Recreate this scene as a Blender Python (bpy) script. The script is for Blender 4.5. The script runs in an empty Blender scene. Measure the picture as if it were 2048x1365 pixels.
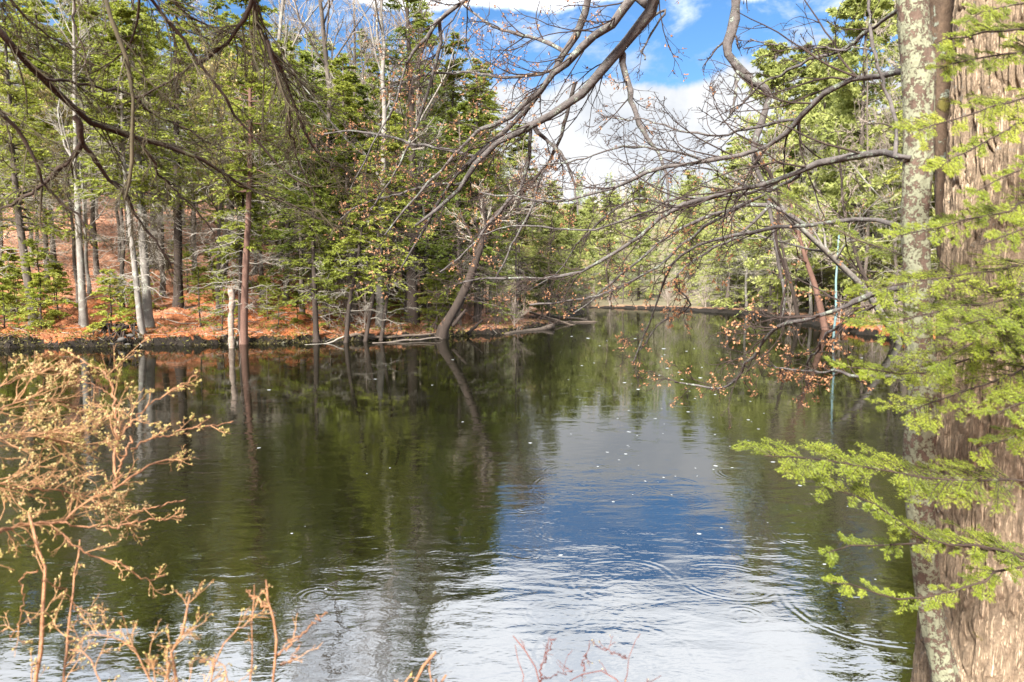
import bpy, math
import numpy as np
from mathutils import Vector, Matrix

SC = bpy.context.scene
COL = SC.collection
R = math.radians

# ------------------------------------------------------------------ camera, sky, sun, exposure
CAM = np.array([0.0, 0.0, 2.2])
FPX, HOR = 1365.0, 585.0                       # focal length and horizon row in pixels of the 2048 px photograph
PITCH = math.atan((682.5 - HOR) / FPX)
cam_d = bpy.data.cameras.new('camera')
cam = bpy.data.objects.new('camera', cam_d)
COL.objects.link(cam)
cam.location = CAM
cam.rotation_euler = (R(90) - PITCH, 0, 0)
cam_d.sensor_width = 36
cam_d.lens = 36 * FPX / 2048
cam_d.clip_end = 3000
cam_d.dof.use_dof = True
cam_d.dof.focus_distance = 6.5
cam_d.dof.aperture_fstop = 4.0
SC.camera = cam

SUN_EL, SUN_AZ = R(36), R(207)                 # azimuth clockwise from +Y: high, behind the camera and a little to the left
sun_d = bpy.data.lights.new('sun', 'SUN')
sun_d.energy = 3.6
sun_d.angle = R(14)
sun_d.color = (1.0, 0.95, 0.87)
sun = bpy.data.objects.new('sun', sun_d)
COL.objects.link(sun)
sdir = Vector((math.sin(SUN_AZ) * math.cos(SUN_EL), math.cos(SUN_AZ) * math.cos(SUN_EL), math.sin(SUN_EL)))
sun.rotation_euler = sdir.to_track_quat('Z', 'Y').to_euler()
sun.location = sdir * 60

world = bpy.data.worlds.new('World')
SC.world = world
world.use_nodes = True
SKY_STRENGTH = 0.12
CLOUD = 1.5                                     # radiance of cloud before the background strength


class N:
    """small node helper"""
    def __init__(s, tree):
        s.t = tree
        tree.nodes.clear()

    def new(s, typ, ins=None, **kw):
        n = s.t.nodes.new(typ)
        for k, v in kw.items():
            setattr(n, k, v)
        for k, v in (ins or {}).items():
            sock = n.inputs[k]
            if hasattr(v, 'is_output') or isinstance(v, bpy.types.NodeSocket):
                s.t.links.new(v, sock)
            else:
                sock.default_value = v
        return n

    def math(s, op, a, b=0.0, c=0.0, clamp=False):
        n = s.new('ShaderNodeMath', {0: a, 1: b, 2: c}, operation=op)
        n.use_clamp = clamp
        return n.outputs[0]

    def mix(s, f, a, b):
        n = s.new('ShaderNodeMix', data_type='RGBA')
        for i, v in ((0, f), (6, a), (7, b)):
            if isinstance(v, bpy.types.NodeSocket):
                s.t.links.new(v, n.inputs[i])
            else:
                n.inputs[i].default_value = v if not isinstance(v, tuple) or len(v) == 4 else (*v, 1)
        return n.outputs[2]

    def ramp(s, fac, stops, interp='LINEAR'):
        n = s.new('ShaderNodeValToRGB', {0: fac})
        cr = n.color_ramp
        cr.interpolation = interp
        while len(cr.elements) < len(stops):
            cr.elements.new(0.5)
        for e, (p, c) in zip(cr.elements, stops):
            e.position = p
            e.color = (*c, 1) if len(c) == 3 else c
        return n.outputs[0]

    def smooth(s, v, a, b, lo=0.0, hi=1.0):
        n = s.new('ShaderNodeMapRange', {0: v, 1: a, 2: b, 3: lo, 4: hi}, interpolation_type='SMOOTHSTEP')
        return n.outputs[0]

    def noise(s, vec, scale, detail=4.0, rough=0.55, dist=0.0):
        n = s.new('ShaderNodeTexNoise', {'Scale': scale, 'Detail': detail, 'Roughness': rough, 'Distortion': dist})
        if vec is not None:
            s.t.links.new(vec, n.inputs['Vector'])
        return n.outputs[0]


def build_world():
    n = N(world.node_tree)
    sky = n.new('ShaderNodeTexSky')
    sky.sky_type = 'NISHITA'
    sky.sun_disc = False
    sky.sun_elevation = SUN_EL
    sky.sun_rotation = SUN_AZ
    sky.air_density = 1.0
    sky.dust_density = 0.1
    sky.ozone_density = 4.0
    hs = n.new('ShaderNodeHueSaturation', {'Saturation': 1.16, 'Value': 0.27, 'Color': sky.outputs[0]})
    tc = n.new('ShaderNodeTexCoord')
    sp = n.new('ShaderNodeSeparateXYZ', {0: tc.outputs['Generated']})
    x, y, z = sp.outputs
    den = n.math('ADD', n.math('MAXIMUM', z, 0.0), 0.16)
    u = n.math('DIVIDE', x, den)
    v = n.math('DIVIDE', y, den)
    cv = n.new('ShaderNodeCombineXYZ', {0: u, 1: v, 2: 0.0}).outputs[0]
    big = n.noise(cv, 0.9, 9.0, 0.58, 0.3)
    fine = n.noise(tc.outputs['Generated'], 6.0, 8.0, 0.6, 0.2)
    # broken cumulus low down, an open patch of blue, and the wide pale cloud deck higher up that the pond mirrors
    low = n.smooth(z, 0.34, 0.245)
    deck = n.smooth(z, 0.342, 0.4)
    cover = n.math('MAXIMUM', low, n.math('MULTIPLY', deck, 0.95))
    f = n.math('ADD', cover, n.math('MULTIPLY', n.math('SUBTRACT', fine, 0.5), 1.5))
    f = n.math('ADD', f, n.math('MULTIPLY', n.math('SUBTRACT', big, 0.5), 0.5))
    mask = n.smooth(f, 0.44, 0.66)
    wv = n.new('ShaderNodeMapping', {'Vector': tc.outputs['Generated'], 'Scale': (1.0, 1.0, 2.2)}).outputs[0]
    wisp = n.smooth(n.noise(wv, 7.5, 9.0, 0.62, 0.5), 0.47, 0.72, 0.0, 0.75)
    mask = n.math('MAXIMUM', mask, wisp)
    shade = n.noise(tc.outputs['Generated'], 9.0, 7.0, 0.6)
    cc = n.ramp(shade, [(0.34, (0.62, 0.68, 0.77)), (0.6, (0.95, 0.97, 1.0))])
    up = n.smooth(z, 0.3, 0.46, 0.92, 2.75)
    cl = n.new('ShaderNodeVectorMath', {0: cc, 3: n.math('MULTIPLY', up, CLOUD)}, operation='SCALE').outputs[0]
    col = n.mix(mask, hs.outputs[0], cl)
    bg = n.new('ShaderNodeBackground', {'Color': col, 'Strength': SKY_STRENGTH})
    out = n.new('ShaderNodeOutputWorld')
    n.t.links.new(bg.outputs[0], out.inputs[0])


build_world()
SC.view_settings.view_transform = 'Standard'
SC.view_settings.look = 'None'
SC.view_settings.exposure = 2.7
SC.view_settings.gamma = 1.0
SC.view_settings.use_curve_mapping = False
SC.render.engine = 'CYCLES'
SC.cycles.max_bounces = 7
SC.cycles.diffuse_bounces = 3
SC.cycles.glossy_bounces = 3
SC.cycles.transmission_bounces = 4
SC.cycles.caustics_reflective = False
SC.cycles.caustics_refractive = False

# ------------------------------------------------------------------ geometry helpers
RNG = np.random.default_rng(11)


def at(px, py, Y):
    """point at depth Y (metres along +Y) seen at pixel (px, py) of the 2048 px photograph"""
    x = (px - 1024.0) / FPX
    u = (682.5 - py) / FPX
    d = np.array([x, math.cos(PITCH) + u * math.sin(PITCH), -math.sin(PITCH) + u * math.cos(PITCH)])
    return CAM + d * (Y / d[1])


def unit(a):
    return a / np.maximum(np.linalg.norm(a, axis=-1, keepdims=True), 1e-9)


def _h(ix, iy, seed):
    n = (ix.astype(np.int64) * 374761393 + iy.astype(np.int64) * 668265263 + seed * 1442695041) & 0x7fffffff
    n = ((n ^ (n >> 13)) * 1274126177) & 0x7fffffff
    n = (n ^ (n >> 16)) & 0xffff
    return n / 65535.0


def vnoise(x, y, seed=0):
    x = np.asarray(x, float); y = np.asarray(y, float)
    ix = np.floor(x); iy = np.floor(y)
    fx = x - ix; fy = y - iy
    fx = fx * fx * (3 - 2 * fx); fy = fy * fy * (3 - 2 * fy)
    a = _h(ix, iy, seed); b = _h(ix + 1, iy, seed); c = _h(ix, iy + 1, seed); d = _h(ix + 1, iy + 1, seed)
    return (a * (1 - fx) + b * fx) * (1 - fy) + (c * (1 - fx) + d * fx) * fy


def fbm(x, y, seed=0, oct=4):
    v = 0; a = 0.5; t = 0
    for i in range(oct):
        v = v + a * vnoise(x * 2 ** i, y * 2 ** i, seed + i * 7)
        t += a; a *= 0.5
    return v / t


def sstep(a, b, x):
    t = np.clip((x - a) / (b - a), 0, 1)
    return t * t * (3 - 2 * t)


def make_mesh(name, V, faces, mat, smooth=False):
    """faces: list of (n,3) or (n,4) index arrays"""
    V = np.ascontiguousarray(V, dtype=np.float32)
    faces = [np.asarray(f, dtype=np.int32) for f in faces if len(f)]
    me = bpy.data.meshes.new(name)
    me.vertices.add(len(V))
    me.vertices.foreach_set('co', V.ravel())
    loops = np.concatenate([f.ravel() for f in faces])
    sizes = np.concatenate([np.full(len(f), f.shape[1], np.int32) for f in faces])
    starts = np.concatenate([[0], np.cumsum(sizes)[:-1]]).astype(np.int32)
    me.loops.add(len(loops))
    me.loops.foreach_set('vertex_index', loops)
    me.polygons.add(len(sizes))
    me.polygons.foreach_set('loop_start', starts)
    me.polygons.foreach_set('loop_total', sizes)
    if smooth:
        me.polygons.foreach_set('use_smooth', np.ones(len(sizes), bool))
    me.update(calc_edges=True)
    me.validate()
    if mat:
        me.materials.append(mat)
    return me


def link(name, me, parent=None, loc=None):
    o = bpy.data.objects.new(name, me)
    COL.objects.link(o)
    if parent is not None:
        o.parent = parent
    if loc is not None:
        o.location = loc
    return o


def tag(o, label=None, cat=None, group=None, kind=None):
    if label: o['label'] = label
    if cat: o['category'] = cat
    if group: o['group'] = group
    if kind: o['kind'] = kind
    return o


def thing(name, label, cat, loc=(0, 0, 0), group=None, rotz=0.0, scale=1.0):
    o = bpy.data.objects.new(name, None)
    COL.objects.link(o)
    o.empty_display_size = 0.2
    o.location = loc
    o.rotation_euler = (0, 0, rotz)
    o.scale = (scale,) * 3
    return tag(o, label, cat, group)


def copy_thing(root, loc, rotz=0.0, scale=1.0, label=None, group=None, tilt=(0, 0)):
    c = root.copy()
    COL.objects.link(c)
    c.location = loc
    c.rotation_euler = (tilt[0], tilt[1], rotz)
    c.scale = scale if isinstance(scale, tuple) else (scale,) * 3
    tag(c, label, None, group)
    for ch in root.children:
        d = ch.copy()
        COL.objects.link(d)
        d.parent = c
        for g in ch.children:
            e = g.copy()
            COL.objects.link(e)
            e.parent = d
    return c


class Geo:
    """collects vertices and faces for ONE mesh object"""
    def __init__(s):
        s.V = []; s.F4 = []; s.F3 = []; s.n = 0

    def add(s, V, F4=None, F3=None):
        V = np.asarray(V, float).reshape(-1, 3)
        if F4 is not None and len(F4): s.F4.append(np.asarray(F4) + s.n)
        if F3 is not None and len(F3): s.F3.append(np.asarray(F3) + s.n)
        s.V.append(V); s.n += len(V)

    def tubes(s, P, Rr, sides=5, cap=False, rough=0.0):
        """P (M,K,3) polylines, Rr (M,K) radii"""
        P = np.asarray(P, float); Rr = np.asarray(Rr, float)
        if P.ndim == 2: P = P[None]; Rr = Rr[None]
        M, K, _ = P.shape
        if M == 0: return
        T = np.empty_like(P)
        T[:, 1:-1] = P[:, 2:] - P[:, :-2]
        T[:, 0] = P[:, 1] - P[:, 0]; T[:, -1] = P[:, -1] - P[:, -2]
        T = unit(T)
        ov = unit(P[:, -1] - P[:, 0])
        ref = np.where(np.abs(ov[:, 2:3]) > 0.75, np.array([[0.97, 0.24, 0.0]]), np.array([[0.0, 0.15, 0.99]]))
        A = unit(np.cross(T, ref[:, None, :]))
        B = np.cross(T, A)
        ang = np.arange(sides) * 2 * math.pi / sides
        rr = np.repeat(Rr[:, :, None], sides, 2)
        if rough: rr = rr * (1 + rough * RNG.standard_normal(rr.shape))
        ring = P[:, :, None, :] + rr[..., None] * (np.cos(ang)[None, None, :, None] * A[:, :, None, :] + np.sin(ang)[None, None, :, None] * B[:, :, None, :])
        base = (np.arange(M) * K * sides)[:, None, None] + (np.arange(K - 1) * sides)[None, :, None]
        j = np.arange(sides)[None, None, :]; j2 = (j + 1) % sides
        q = np.stack([base + j, base + j2, base + sides + j2, base + sides + j], -1).reshape(-1, 4)
        F3 = []
        V = ring.reshape(-1, 3)
        if cap:
            extra = []
            for m in range(M):
                for e, k in ((0, 0), (1, K - 1)):
                    c = len(V) + len(extra); extra.append(P[m, k])
                    o = m * K * sides + k * sides
                    for a in range(sides):
                        b = (a + 1) % sides
                        F3.append((o + b, o + a, c) if e == 0 else (o + a, o + b, c))
            V = np.concatenate([V, np.array(extra)])
        s.add(V, q, np.array(F3) if F3 else None)

    def leaves(s, pos, d, nrm, ln, wd, mid=0.45):
        """one diamond shaped face per leaf"""
        pos = np.asarray(pos, float); d = unit(np.asarray(d, float)); nrm = np.asarray(nrm, float)
        side = unit(np.cross(d, nrm))
        ln = np.broadcast_to(np.asarray(ln, float), (len(pos),))[:, None]; wd = np.broadcast_to(np.asarray(wd, float), (len(pos),))[:, None]
        a = pos; c = pos + d * ln
        m = pos + d * ln * mid
        V = np.stack([a, m + side * wd * 0.5, c, m - side * wd * 0.5], 1).reshape(-1, 3)
        s.add(V, np.arange(len(pos) * 4).reshape(-1, 4))

    def blobs(s, pos, size, stretch=None):
        """small octahedra (buds, bubbles)"""
        pos = np.asarray(pos, float); n = len(pos)
        if n == 0: return
        size = np.broadcast_to(np.asarray(size, float), (n,))[:, None, None]
        o = np.array([[1, 0, 0], [-1, 0, 0], [0, 1, 0], [0, -1, 0], [0, 0, 1], [0, 0, -1]], float)
        Vv = o[None] * size
        if stretch is not None:
            st = unit(np.asarray(stretch, float))[:, None, :]
            Vv = Vv + st * (np.sum(Vv * st, -1, keepdims=True)) * 0.9
        V = (pos[:, None, :] + Vv).reshape(-1, 3)
        f = np.array([[0, 2, 4], [2, 1, 4], [1, 3, 4], [3, 0, 4], [2, 0, 5], [1, 2, 5], [3, 1, 5], [0, 3, 5]])
        F = (f[None] + (np.arange(n) * 6)[:, None, None]).reshape(-1, 3)
        s.add(V, None, F)

    def build(s, name, mat, parent=None, smooth=False, kind=None):
        me = make_mesh(name, np.concatenate(s.V), s.F4 + s.F3, mat, smooth)
        o = link(name, me, parent)
        if kind: o['kind'] = kind
        return o


def resample(pts, rad, K):
    """smooth Catmull-Rom resample of a polyline with radii to K points"""
    pts = np.asarray(pts, float); rad = np.asarray(rad, float)
    n = len(pts)
    d = np.concatenate([[0], np.cumsum(np.linalg.norm(np.diff(pts, axis=0), axis=1))])
    t = np.interp(np.linspace(0, d[-1], K), d, np.arange(n))
    i = np.clip(np.floor(t).astype(int), 0, n - 2); f = (t - i)[:, None]
    p0 = pts[np.maximum(i - 1, 0)]; p1 = pts[i]; p2 = pts[i + 1]; p3 = pts[np.minimum(i + 2, n - 1)]
    P = 0.5 * ((2 * p1) + (-p0 + p2) * f + (2 * p0 - 5 * p1 + 4 * p2 - p3) * f ** 2 + (-p0 + 3 * p1 - 3 * p2 + p3) * f ** 3)
    return P, np.interp(t, np.arange(n), rad)


def pxline(pts, d0, d1, w0, w1, K=None, jit=0.0):
    """pixel polyline between depths d0 and d1; widths in photo pixels at each end -> world polyline and radii"""
    n = len(pts)
    ts = np.linspace(0, 1, n)
    D = np.interp(np.arange(n), *zip(*d0)) if isinstance(d0, list) else d0 + (d1 - d0) * ts
    P = np.array([at(p[0], p[1], d) for p, d in zip(pts, D)])
    r = np.array([0.5 * (w0 + (w1 - w0) * t) / FPX * d for t, d in zip(ts, D)])
    if K:
        P, r = resample(P, r, K)
    if jit:
        P[1:-1] += RNG.standard_normal(P[1:-1].shape) * jit
    return P, r


def spawn(P, Rr, n, L, ang=(0.5, 1.1), K=6, wig=0.2, up=0.0, t0=0.15, t1=1.0, rr=0.6, tend=0.35, taper=0.5, planar=None, bias=None, rel=True, rng=None, rmin=0.0, curl=0.0, rmax=9.0):
    """grow n child polylines from each parent polyline"""
    rng = rng or RNG
    P = np.asarray(P, float); Rr = np.asarray(Rr, float)
    if P.ndim == 2: P = P[None]; Rr = Rr[None]
    M, K0, _ = P.shape
    idx = np.repeat(np.arange(M), n); C = len(idx)
    t = rng.uniform(t0, t1, C)
    f = np.minimum(t * (K0 - 1), K0 - 1.001); i = np.floor(f).astype(int); w = (f - i)[:, None]
    pos = P[idx, i] * (1 - w) + P[idx, i + 1] * w
    tan = unit(P[idx, i + 1] - P[idx, i])
    r = Rr[idx, i] * (1 - w[:, 0]) + Rr[idx, i + 1] * w[:, 0]
    plen = np.linalg.norm(np.diff(P, axis=1), axis=2).sum(1)[idx]
    if planar is not None:
        nr = np.broadcast_to(np.asarray(planar, float), tan.shape)
        perp = unit(np.cross(tan, nr)) * rng.choice([-1, 1], C)[:, None] + rng.standard_normal((C, 3)) * 0.12
    else:
        rv = rng.standard_normal((C, 3))
        perp = rv - np.sum(rv * tan, 1, keepdims=True) * tan
    perp = unit(perp)
    a = rng.uniform(ang[0], ang[1], C)[:, None]
    d = unit(tan * np.cos(a) + perp * np.sin(a))
    if bias is not None: d = unit(d + np.asarray(bias, float))
    ln = (L * plen if rel else np.full(C, L)) * rng.uniform(0.55, 1.2, C) * (1 - taper * t)
    st = (ln / (K - 1))[:, None]
    out = np.empty((C, K, 3)); out[:, 0] = pos
    upv = np.array([0, 0, up]) + rand_unit(C, rng) * curl
    for k in range(1, K):
        out[:, k] = out[:, k - 1] + d * st
        d = unit(d + rng.standard_normal((C, 3)) * wig + upv)
    r0 = np.clip(r * rr, rmin, rmax)
    rad = r0[:, None] * np.linspace(1, tend, K)[None, :]
    return out, np.maximum(rad, rmin * 0.6)


def along(P, n, t0=0.1, t1=1.0, rng=None):
    """n random points on each polyline: positions, tangents"""
    rng = rng or RNG
    M, K, _ = P.shape
    idx = np.repeat(np.arange(M), n)
    t = rng.uniform(t0, t1, len(idx))
    f = np.minimum(t * (K - 1), K - 1.001); i = np.floor(f).astype(int); w = (f - i)[:, None]
    return P[idx, i] * (1 - w) + P[idx, i + 1] * w, unit(P[idx, i + 1] - P[idx, i])


def rand_unit(n, rng=None):
    rng = rng or RNG
    return unit(rng.standard_normal((n, 3)))


# ------------------------------------------------------------------ materials
def new_mat(name):
    m = bpy.data.materials.new(name)
    m.use_nodes = True
    return m, N(m.node_tree)


def finish(n, shader):
    out = n.new('ShaderNodeOutputMaterial')
    n.t.links.new(shader, out.inputs[0])


def foliage(name, c_dark, c_mid, c_light, transl=0.35, scale=0.5, rough=0.55):
    m, n = new_mat(name)
    geo = n.new('ShaderNodeNewGeometry')
    oi = n.new('ShaderNodeObjectInfo')
    tc = n.new('ShaderNodeTexCoord')
    cl = n.noise(geo.outputs['Position'], scale, 3.0)
    f = n.math('MULTIPLY', geo.outputs['Random Per Island'], 0.35)
    f = n.math('ADD', f, n.math('MULTIPLY', oi.outputs['Random'], 0.3))
    f = n.math('ADD', f, n.math('MULTIPLY', n.math('SUBTRACT', cl, 0.5), 1.2))
    f = n.math('ADD', f, 0.17, clamp=True)
    col = n.ramp(f, [(0.0, c_dark), (0.5, c_mid), (1.0, c_light)])
    bs = n.new('ShaderNodeBsdfPrincipled', {'Base Color': col, 'Roughness': rough, 'Specular IOR Level': 0.3})
    tr = n.new('ShaderNodeBsdfTranslucent', {'Color': col})
    mx = n.new('ShaderNodeMixShader', {0: transl, 1: bs.outputs[0], 2: tr.outputs[0]})
    finish(n, mx.outputs[0])
    return m


def bark(name, c1, c2, scale=9.0, stretch=0.25, bump=0.5, rough=0.9, lichen=None, lich_amt=0.5, lich_scale=6.0, moss=None, moss_amt=0.4, obj_rand=0.0, fib=0):
    m, n = new_mat(name)
    tc = n.new('ShaderNodeTexCoord')
    mp = n.new('ShaderNodeMapping', {'Vector': tc.outputs['Object'], 'Scale': (1, 1, stretch)})
    a = n.noise(mp.outputs[0], scale, 6.0, 0.65, 0.3)
    b = n.noise(tc.outputs['Object'], scale * 3, 4.0, 0.6)
    f = n.math('ADD', n.math('MULTIPLY', a, 0.7), n.math('MULTIPLY', b, 0.3))
    if obj_rand:
        oi = n.new('ShaderNodeObjectInfo')
        f = n.math('ADD', f, n.math('MULTIPLY', n.math('SUBTRACT', oi.outputs['Random'], 0.5), obj_rand))
    col = n.ramp(f, [(0.3, c1), (0.68, c2)])
    hgt = a
    if fib:
        mq = n.new('ShaderNodeMapping', {'Vector': tc.outputs['Object'], 'Scale': (1, 1, 0.09)})
        q = n.noise(mq.outputs[0], fib, 5.0, 0.7, 0.4)
        q = n.math('ABSOLUTE', n.math('SUBTRACT', q, 0.5))
        q = n.smooth(q, 0.0, 0.09)
        hgt = n.math('ADD', n.math('MULTIPLY', hgt, 0.5), n.math('MULTIPLY', q, 0.9))
    if lichen:
        ln = n.noise(tc.outputs['Object'], lich_scale, 7.0, 0.68, 0.6)
        l2 = n.noise(tc.outputs['Object'], lich_scale * 5, 3.0, 0.6)
        lf = n.math('ADD', ln, n.math('MULTIPLY', n.math('SUBTRACT', l2, 0.5), 0.35))
        mk = n.smooth(lf, 0.62 - lich_amt * 0.3, 0.66 - lich_amt * 0.3)
        lc = n.mix(l2, tuple(x * 0.72 for x in lichen), tuple(min(1, x * 1.15) for x in lichen))
        col = n.mix(mk, col, lc)
        hgt = n.math('ADD', hgt, n.math('MULTIPLY', mk, 0.25))
    if moss:
        mn = n.noise(tc.outputs['Object'], 3.1, 6.0, 0.65, 0.4)
        mk = n.smooth(mn, 0.74 - moss_amt * 0.3, 0.8 - moss_amt * 0.3)
        col = n.mix(mk, col, moss)
        hgt = n.math('ADD', hgt, n.math('MULTIPLY', mk, 0.3))
    bp = n.new('ShaderNodeBump', {'Strength': bump, 'Distance': 0.03 if fib else 0.02, 'Height': hgt})
    bs = n.new('ShaderNodeBsdfPrincipled', {'Base Color': col, 'Roughness': rough, 'Specular IOR Level': 0.25, 'Normal': bp.outputs[0]})
    finish(n, bs.outputs[0])
    return m


M_HEM = foliage('hemlock_needles', (0.09, 0.115, 0.02), (0.215, 0.245, 0.036), (0.35, 0.36, 0.075), 0.5, 0.35)
M_HEMD = foliage('dark_hemlock_needles', (0.065, 0.095, 0.02), (0.155, 0.195, 0.032), (0.27, 0.295, 0.055), 0.5, 0.4)
M_PINE = foliage('pale_pine_needles', (0.16, 0.19, 0.06), (0.28, 0.31, 0.09), (0.42, 0.43, 0.15), 0.5, 0.25)
M_SAP = foliage('spring_leaves', (0.11, 0.15, 0.02), (0.23, 0.26, 0.035), (0.36, 0.34, 0.06), 0.5, 1.2)
M_NEAR = foliage('near_needles', (0.045, 0.07, 0.012), (0.18, 0.22, 0.023), (0.32, 0.335, 0.05), 0.45, 9.0, 0.45)
M_FARG = foliage('distant_green', (0.11, 0.14, 0.06), (0.2, 0.235, 0.09), (0.3, 0.32, 0.13), 0.4, 0.06)
M_FARP = foliage('distant_bare_twigs', (0.2, 0.16, 0.13), (0.3, 0.25, 0.2), (0.4, 0.34, 0.27), 0.2, 0.06)
M_OLIVE = foliage('bank_moss_blades', (0.05, 0.05, 0.012), (0.115, 0.11, 0.02), (0.2, 0.18, 0.035), 0.25, 1.0)
M_LIP = foliage('bank_edge_growth', (0.02, 0.018, 0.008), (0.07, 0.06, 0.018), (0.15, 0.1, 0.04), 0.15, 1.3)
M_LITTER = foliage('dry_leaves', (0.09, 0.035, 0.018), (0.24, 0.115, 0.065), (0.42, 0.26, 0.18), 0.1, 0.25, 0.6)
M_BUDRED = foliage('russet_buds', (0.15, 0.068, 0.03), (0.29, 0.145, 0.07), (0.42, 0.24, 0.13), 0.3, 3.0)
M_BUDYEL = foliage('yellow_buds', (0.24, 0.2, 0.05), (0.38, 0.31, 0.11), (0.5, 0.38, 0.22), 0.3, 5.0)
M_BARK = bark('grey_brown_bark', (0.04, 0.032, 0.026), (0.13, 0.105, 0.088), 5.0, 0.2, 0.6, obj_rand=0.35, moss=(0.09, 0.1, 0.03), moss_amt=0.35)
M_BARKD = bark('dark_wet_bark', (0.013, 0.01, 0.008), (0.05, 0.036, 0.029), 6.0, 0.2, 0.6)
M_BARKR = bark('reddish_bark', (0.05, 0.027, 0.02), (0.14, 0.078, 0.058), 6.0, 0.2, 0.6)
M_BARKP = bark('pale_grey_bark', (0.08, 0.07, 0.06), (0.2, 0.18, 0.16), 4.0, 0.5, 0.4, lichen=(0.23, 0.235, 0.2), lich_amt=0.2, lich_scale=3.0)
M_SNAG = bark('weathered_birch_bark', (0.07, 0.04, 0.027), (0.3, 0.245, 0.2), 5.0, 2.6, 0.6)
M_TWIGG = bark('grey_dead_twigs', (0.13, 0.115, 0.095), (0.28, 0.255, 0.22), 3.0, 1.0, 0.2)
M_TWIGP = bark('pinkish_bare_twigs', (0.15, 0.12, 0.1), (0.3, 0.25, 0.21), 2.0, 1.0, 0.1)
M_TWIGD = bark('dark_twigs', (0.012, 0.008, 0.007), (0.042, 0.028, 0.023), 10.0, 1.0, 0.2, lichen=(0.12, 0.125, 0.08), lich_amt=-0.1, lich_scale=14.0)
M_LIMB = bark('lichened_limb_bark', (0.03, 0.025, 0.023), (0.11, 0.097, 0.093), 18.0, 0.7, 0.9, lichen=(0.17, 0.19, 0.155), lich_amt=0.2, lich_scale=16.0)
M_DROOP = bark('brown_conifer_branch', (0.012, 0.008, 0.007), (0.05, 0.033, 0.024), 14.0, 1.0, 0.4, lichen=(0.09, 0.09, 0.045), lich_amt=0.0, lich_scale=9.0)
M_DROOPT = bark('olive_dead_twigs', (0.02, 0.017, 0.01), (0.075, 0.06, 0.035), 8.0, 1.0, 0.2)
M_LICHEN = bark('lichen_covered_bark', (0.035, 0.023, 0.016), (0.11, 0.075, 0.057), 22.0, 0.6, 0.8, lichen=(0.165, 0.17, 0.115), lich_amt=0.5, lich_scale=26.0, moss=(0.18, 0.16, 0.02), moss_amt=0.28)
M_BIG = bark('furrowed_bark', (0.1, 0.07, 0.046), (0.42, 0.315, 0.215), 30.0, 0.4, 0.8, fib=60.0, lichen=(0.24, 0.21, 0.175), lich_amt=0.0, lich_scale=10.0, moss=(0.16, 0.13, 0.03), moss_amt=0.3)
M_MOSSY = bark('mossy_dark_bark', (0.022, 0.014, 0.009), (0.085, 0.056, 0.036), 20.0, 0.5, 0.8, lichen=(0.12, 0.13, 0.1), lich_amt=0.1, moss=(0.07, 0.06, 0.012), moss_amt=0.6)
M_STEM = bark('orange_shrub_stems', (0.07, 0.033, 0.02), (0.31, 0.15, 0.07), 40.0, 0.7, 0.6, rough=0.55)
M_STEMP = bark('peach_shrub_twigs', (0.12, 0.055, 0.026), (0.4, 0.225, 0.105), 30.0, 1.0, 0.2, rough=0.6)
M_STEMR = bark('red_brown_twigs', (0.045, 0.013, 0.011), (0.12, 0.045, 0.036), 16.0, 1.0, 0.2, rough=0.5)
M_LOG = bark('bleached_log', (0.035, 0.026, 0.02), (0.12, 0.092, 0.072), 6.0, 1.0, 0.6)


def ground_mat():
    m, n = new_mat('forest_floor')
    geo = n.new('ShaderNodeNewGeometry')
    P = geo.outputs['Position']
    at_l = n.new('ShaderNodeAttribute', attribute_name='litter').outputs['Fac']
    at_s = n.new('ShaderNodeAttribute', attribute_name='soil').outputs['Fac']
    a = n.noise(P, 0.55, 6.0, 0.6)
    b = n.noise(P, 7.0, 6.0, 0.7)
    c = n.noise(P, 2.2, 5.0, 0.65)
    needle = n.ramp(b, [(0.28, (0.075, 0.021, 0.008)), (0.5, (0.2, 0.06, 0.018)), (0.72, (0.33, 0.13, 0.05))])
    leaf = n.ramp(b, [(0.28, (0.1, 0.042, 0.024)), (0.5, (0.26, 0.125, 0.075)), (0.72, (0.45, 0.28, 0.19))])
    f = n.math('ADD', at_l, n.math('MULTIPLY', n.math('SUBTRACT', a, 0.5), 2.4), clamp=True)
    col = n.mix(f, needle, leaf)
    mossc = n.ramp(b, [(0.3, (0.05, 0.05, 0.012)), (0.7, (0.17, 0.16, 0.035))])
    mk = n.smooth(n.math('ADD', c, n.math('MULTIPLY', at_s, 0.12)), 0.58, 0.7)
    col = n.mix(n.math('MULTIPLY', mk, 0.75), col, mossc)
    at_f = n.new('ShaderNodeAttribute', attribute_name='far').outputs['Fac']
    col = n.mix(at_f, col, n.ramp(a, [(0.3, (0.06, 0.055, 0.03)), (0.7, (0.13, 0.11, 0.07))]))
    soil = n.ramp(b, [(0.3, (0.002, 0.0016, 0.0012)), (0.7, (0.014, 0.0095, 0.006))])
    sk = n.smooth(n.math('ADD', at_s, n.math('MULTIPLY', n.math('SUBTRACT', c, 0.5), 1.1)), 0.38, 0.6)
    col = n.mix(sk, col, soil)
    bp = n.new('ShaderNodeBump', {'Strength': 0.8, 'Distance': 0.06, 'Height': b})
    bs = n.new('ShaderNodeBsdfPrincipled', {'Base Color': col, 'Roughness': 0.9, 'Specular IOR Level': 0.2, 'Normal': bp.outputs[0]})
    finish(n, bs.outputs[0])
    return m


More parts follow.
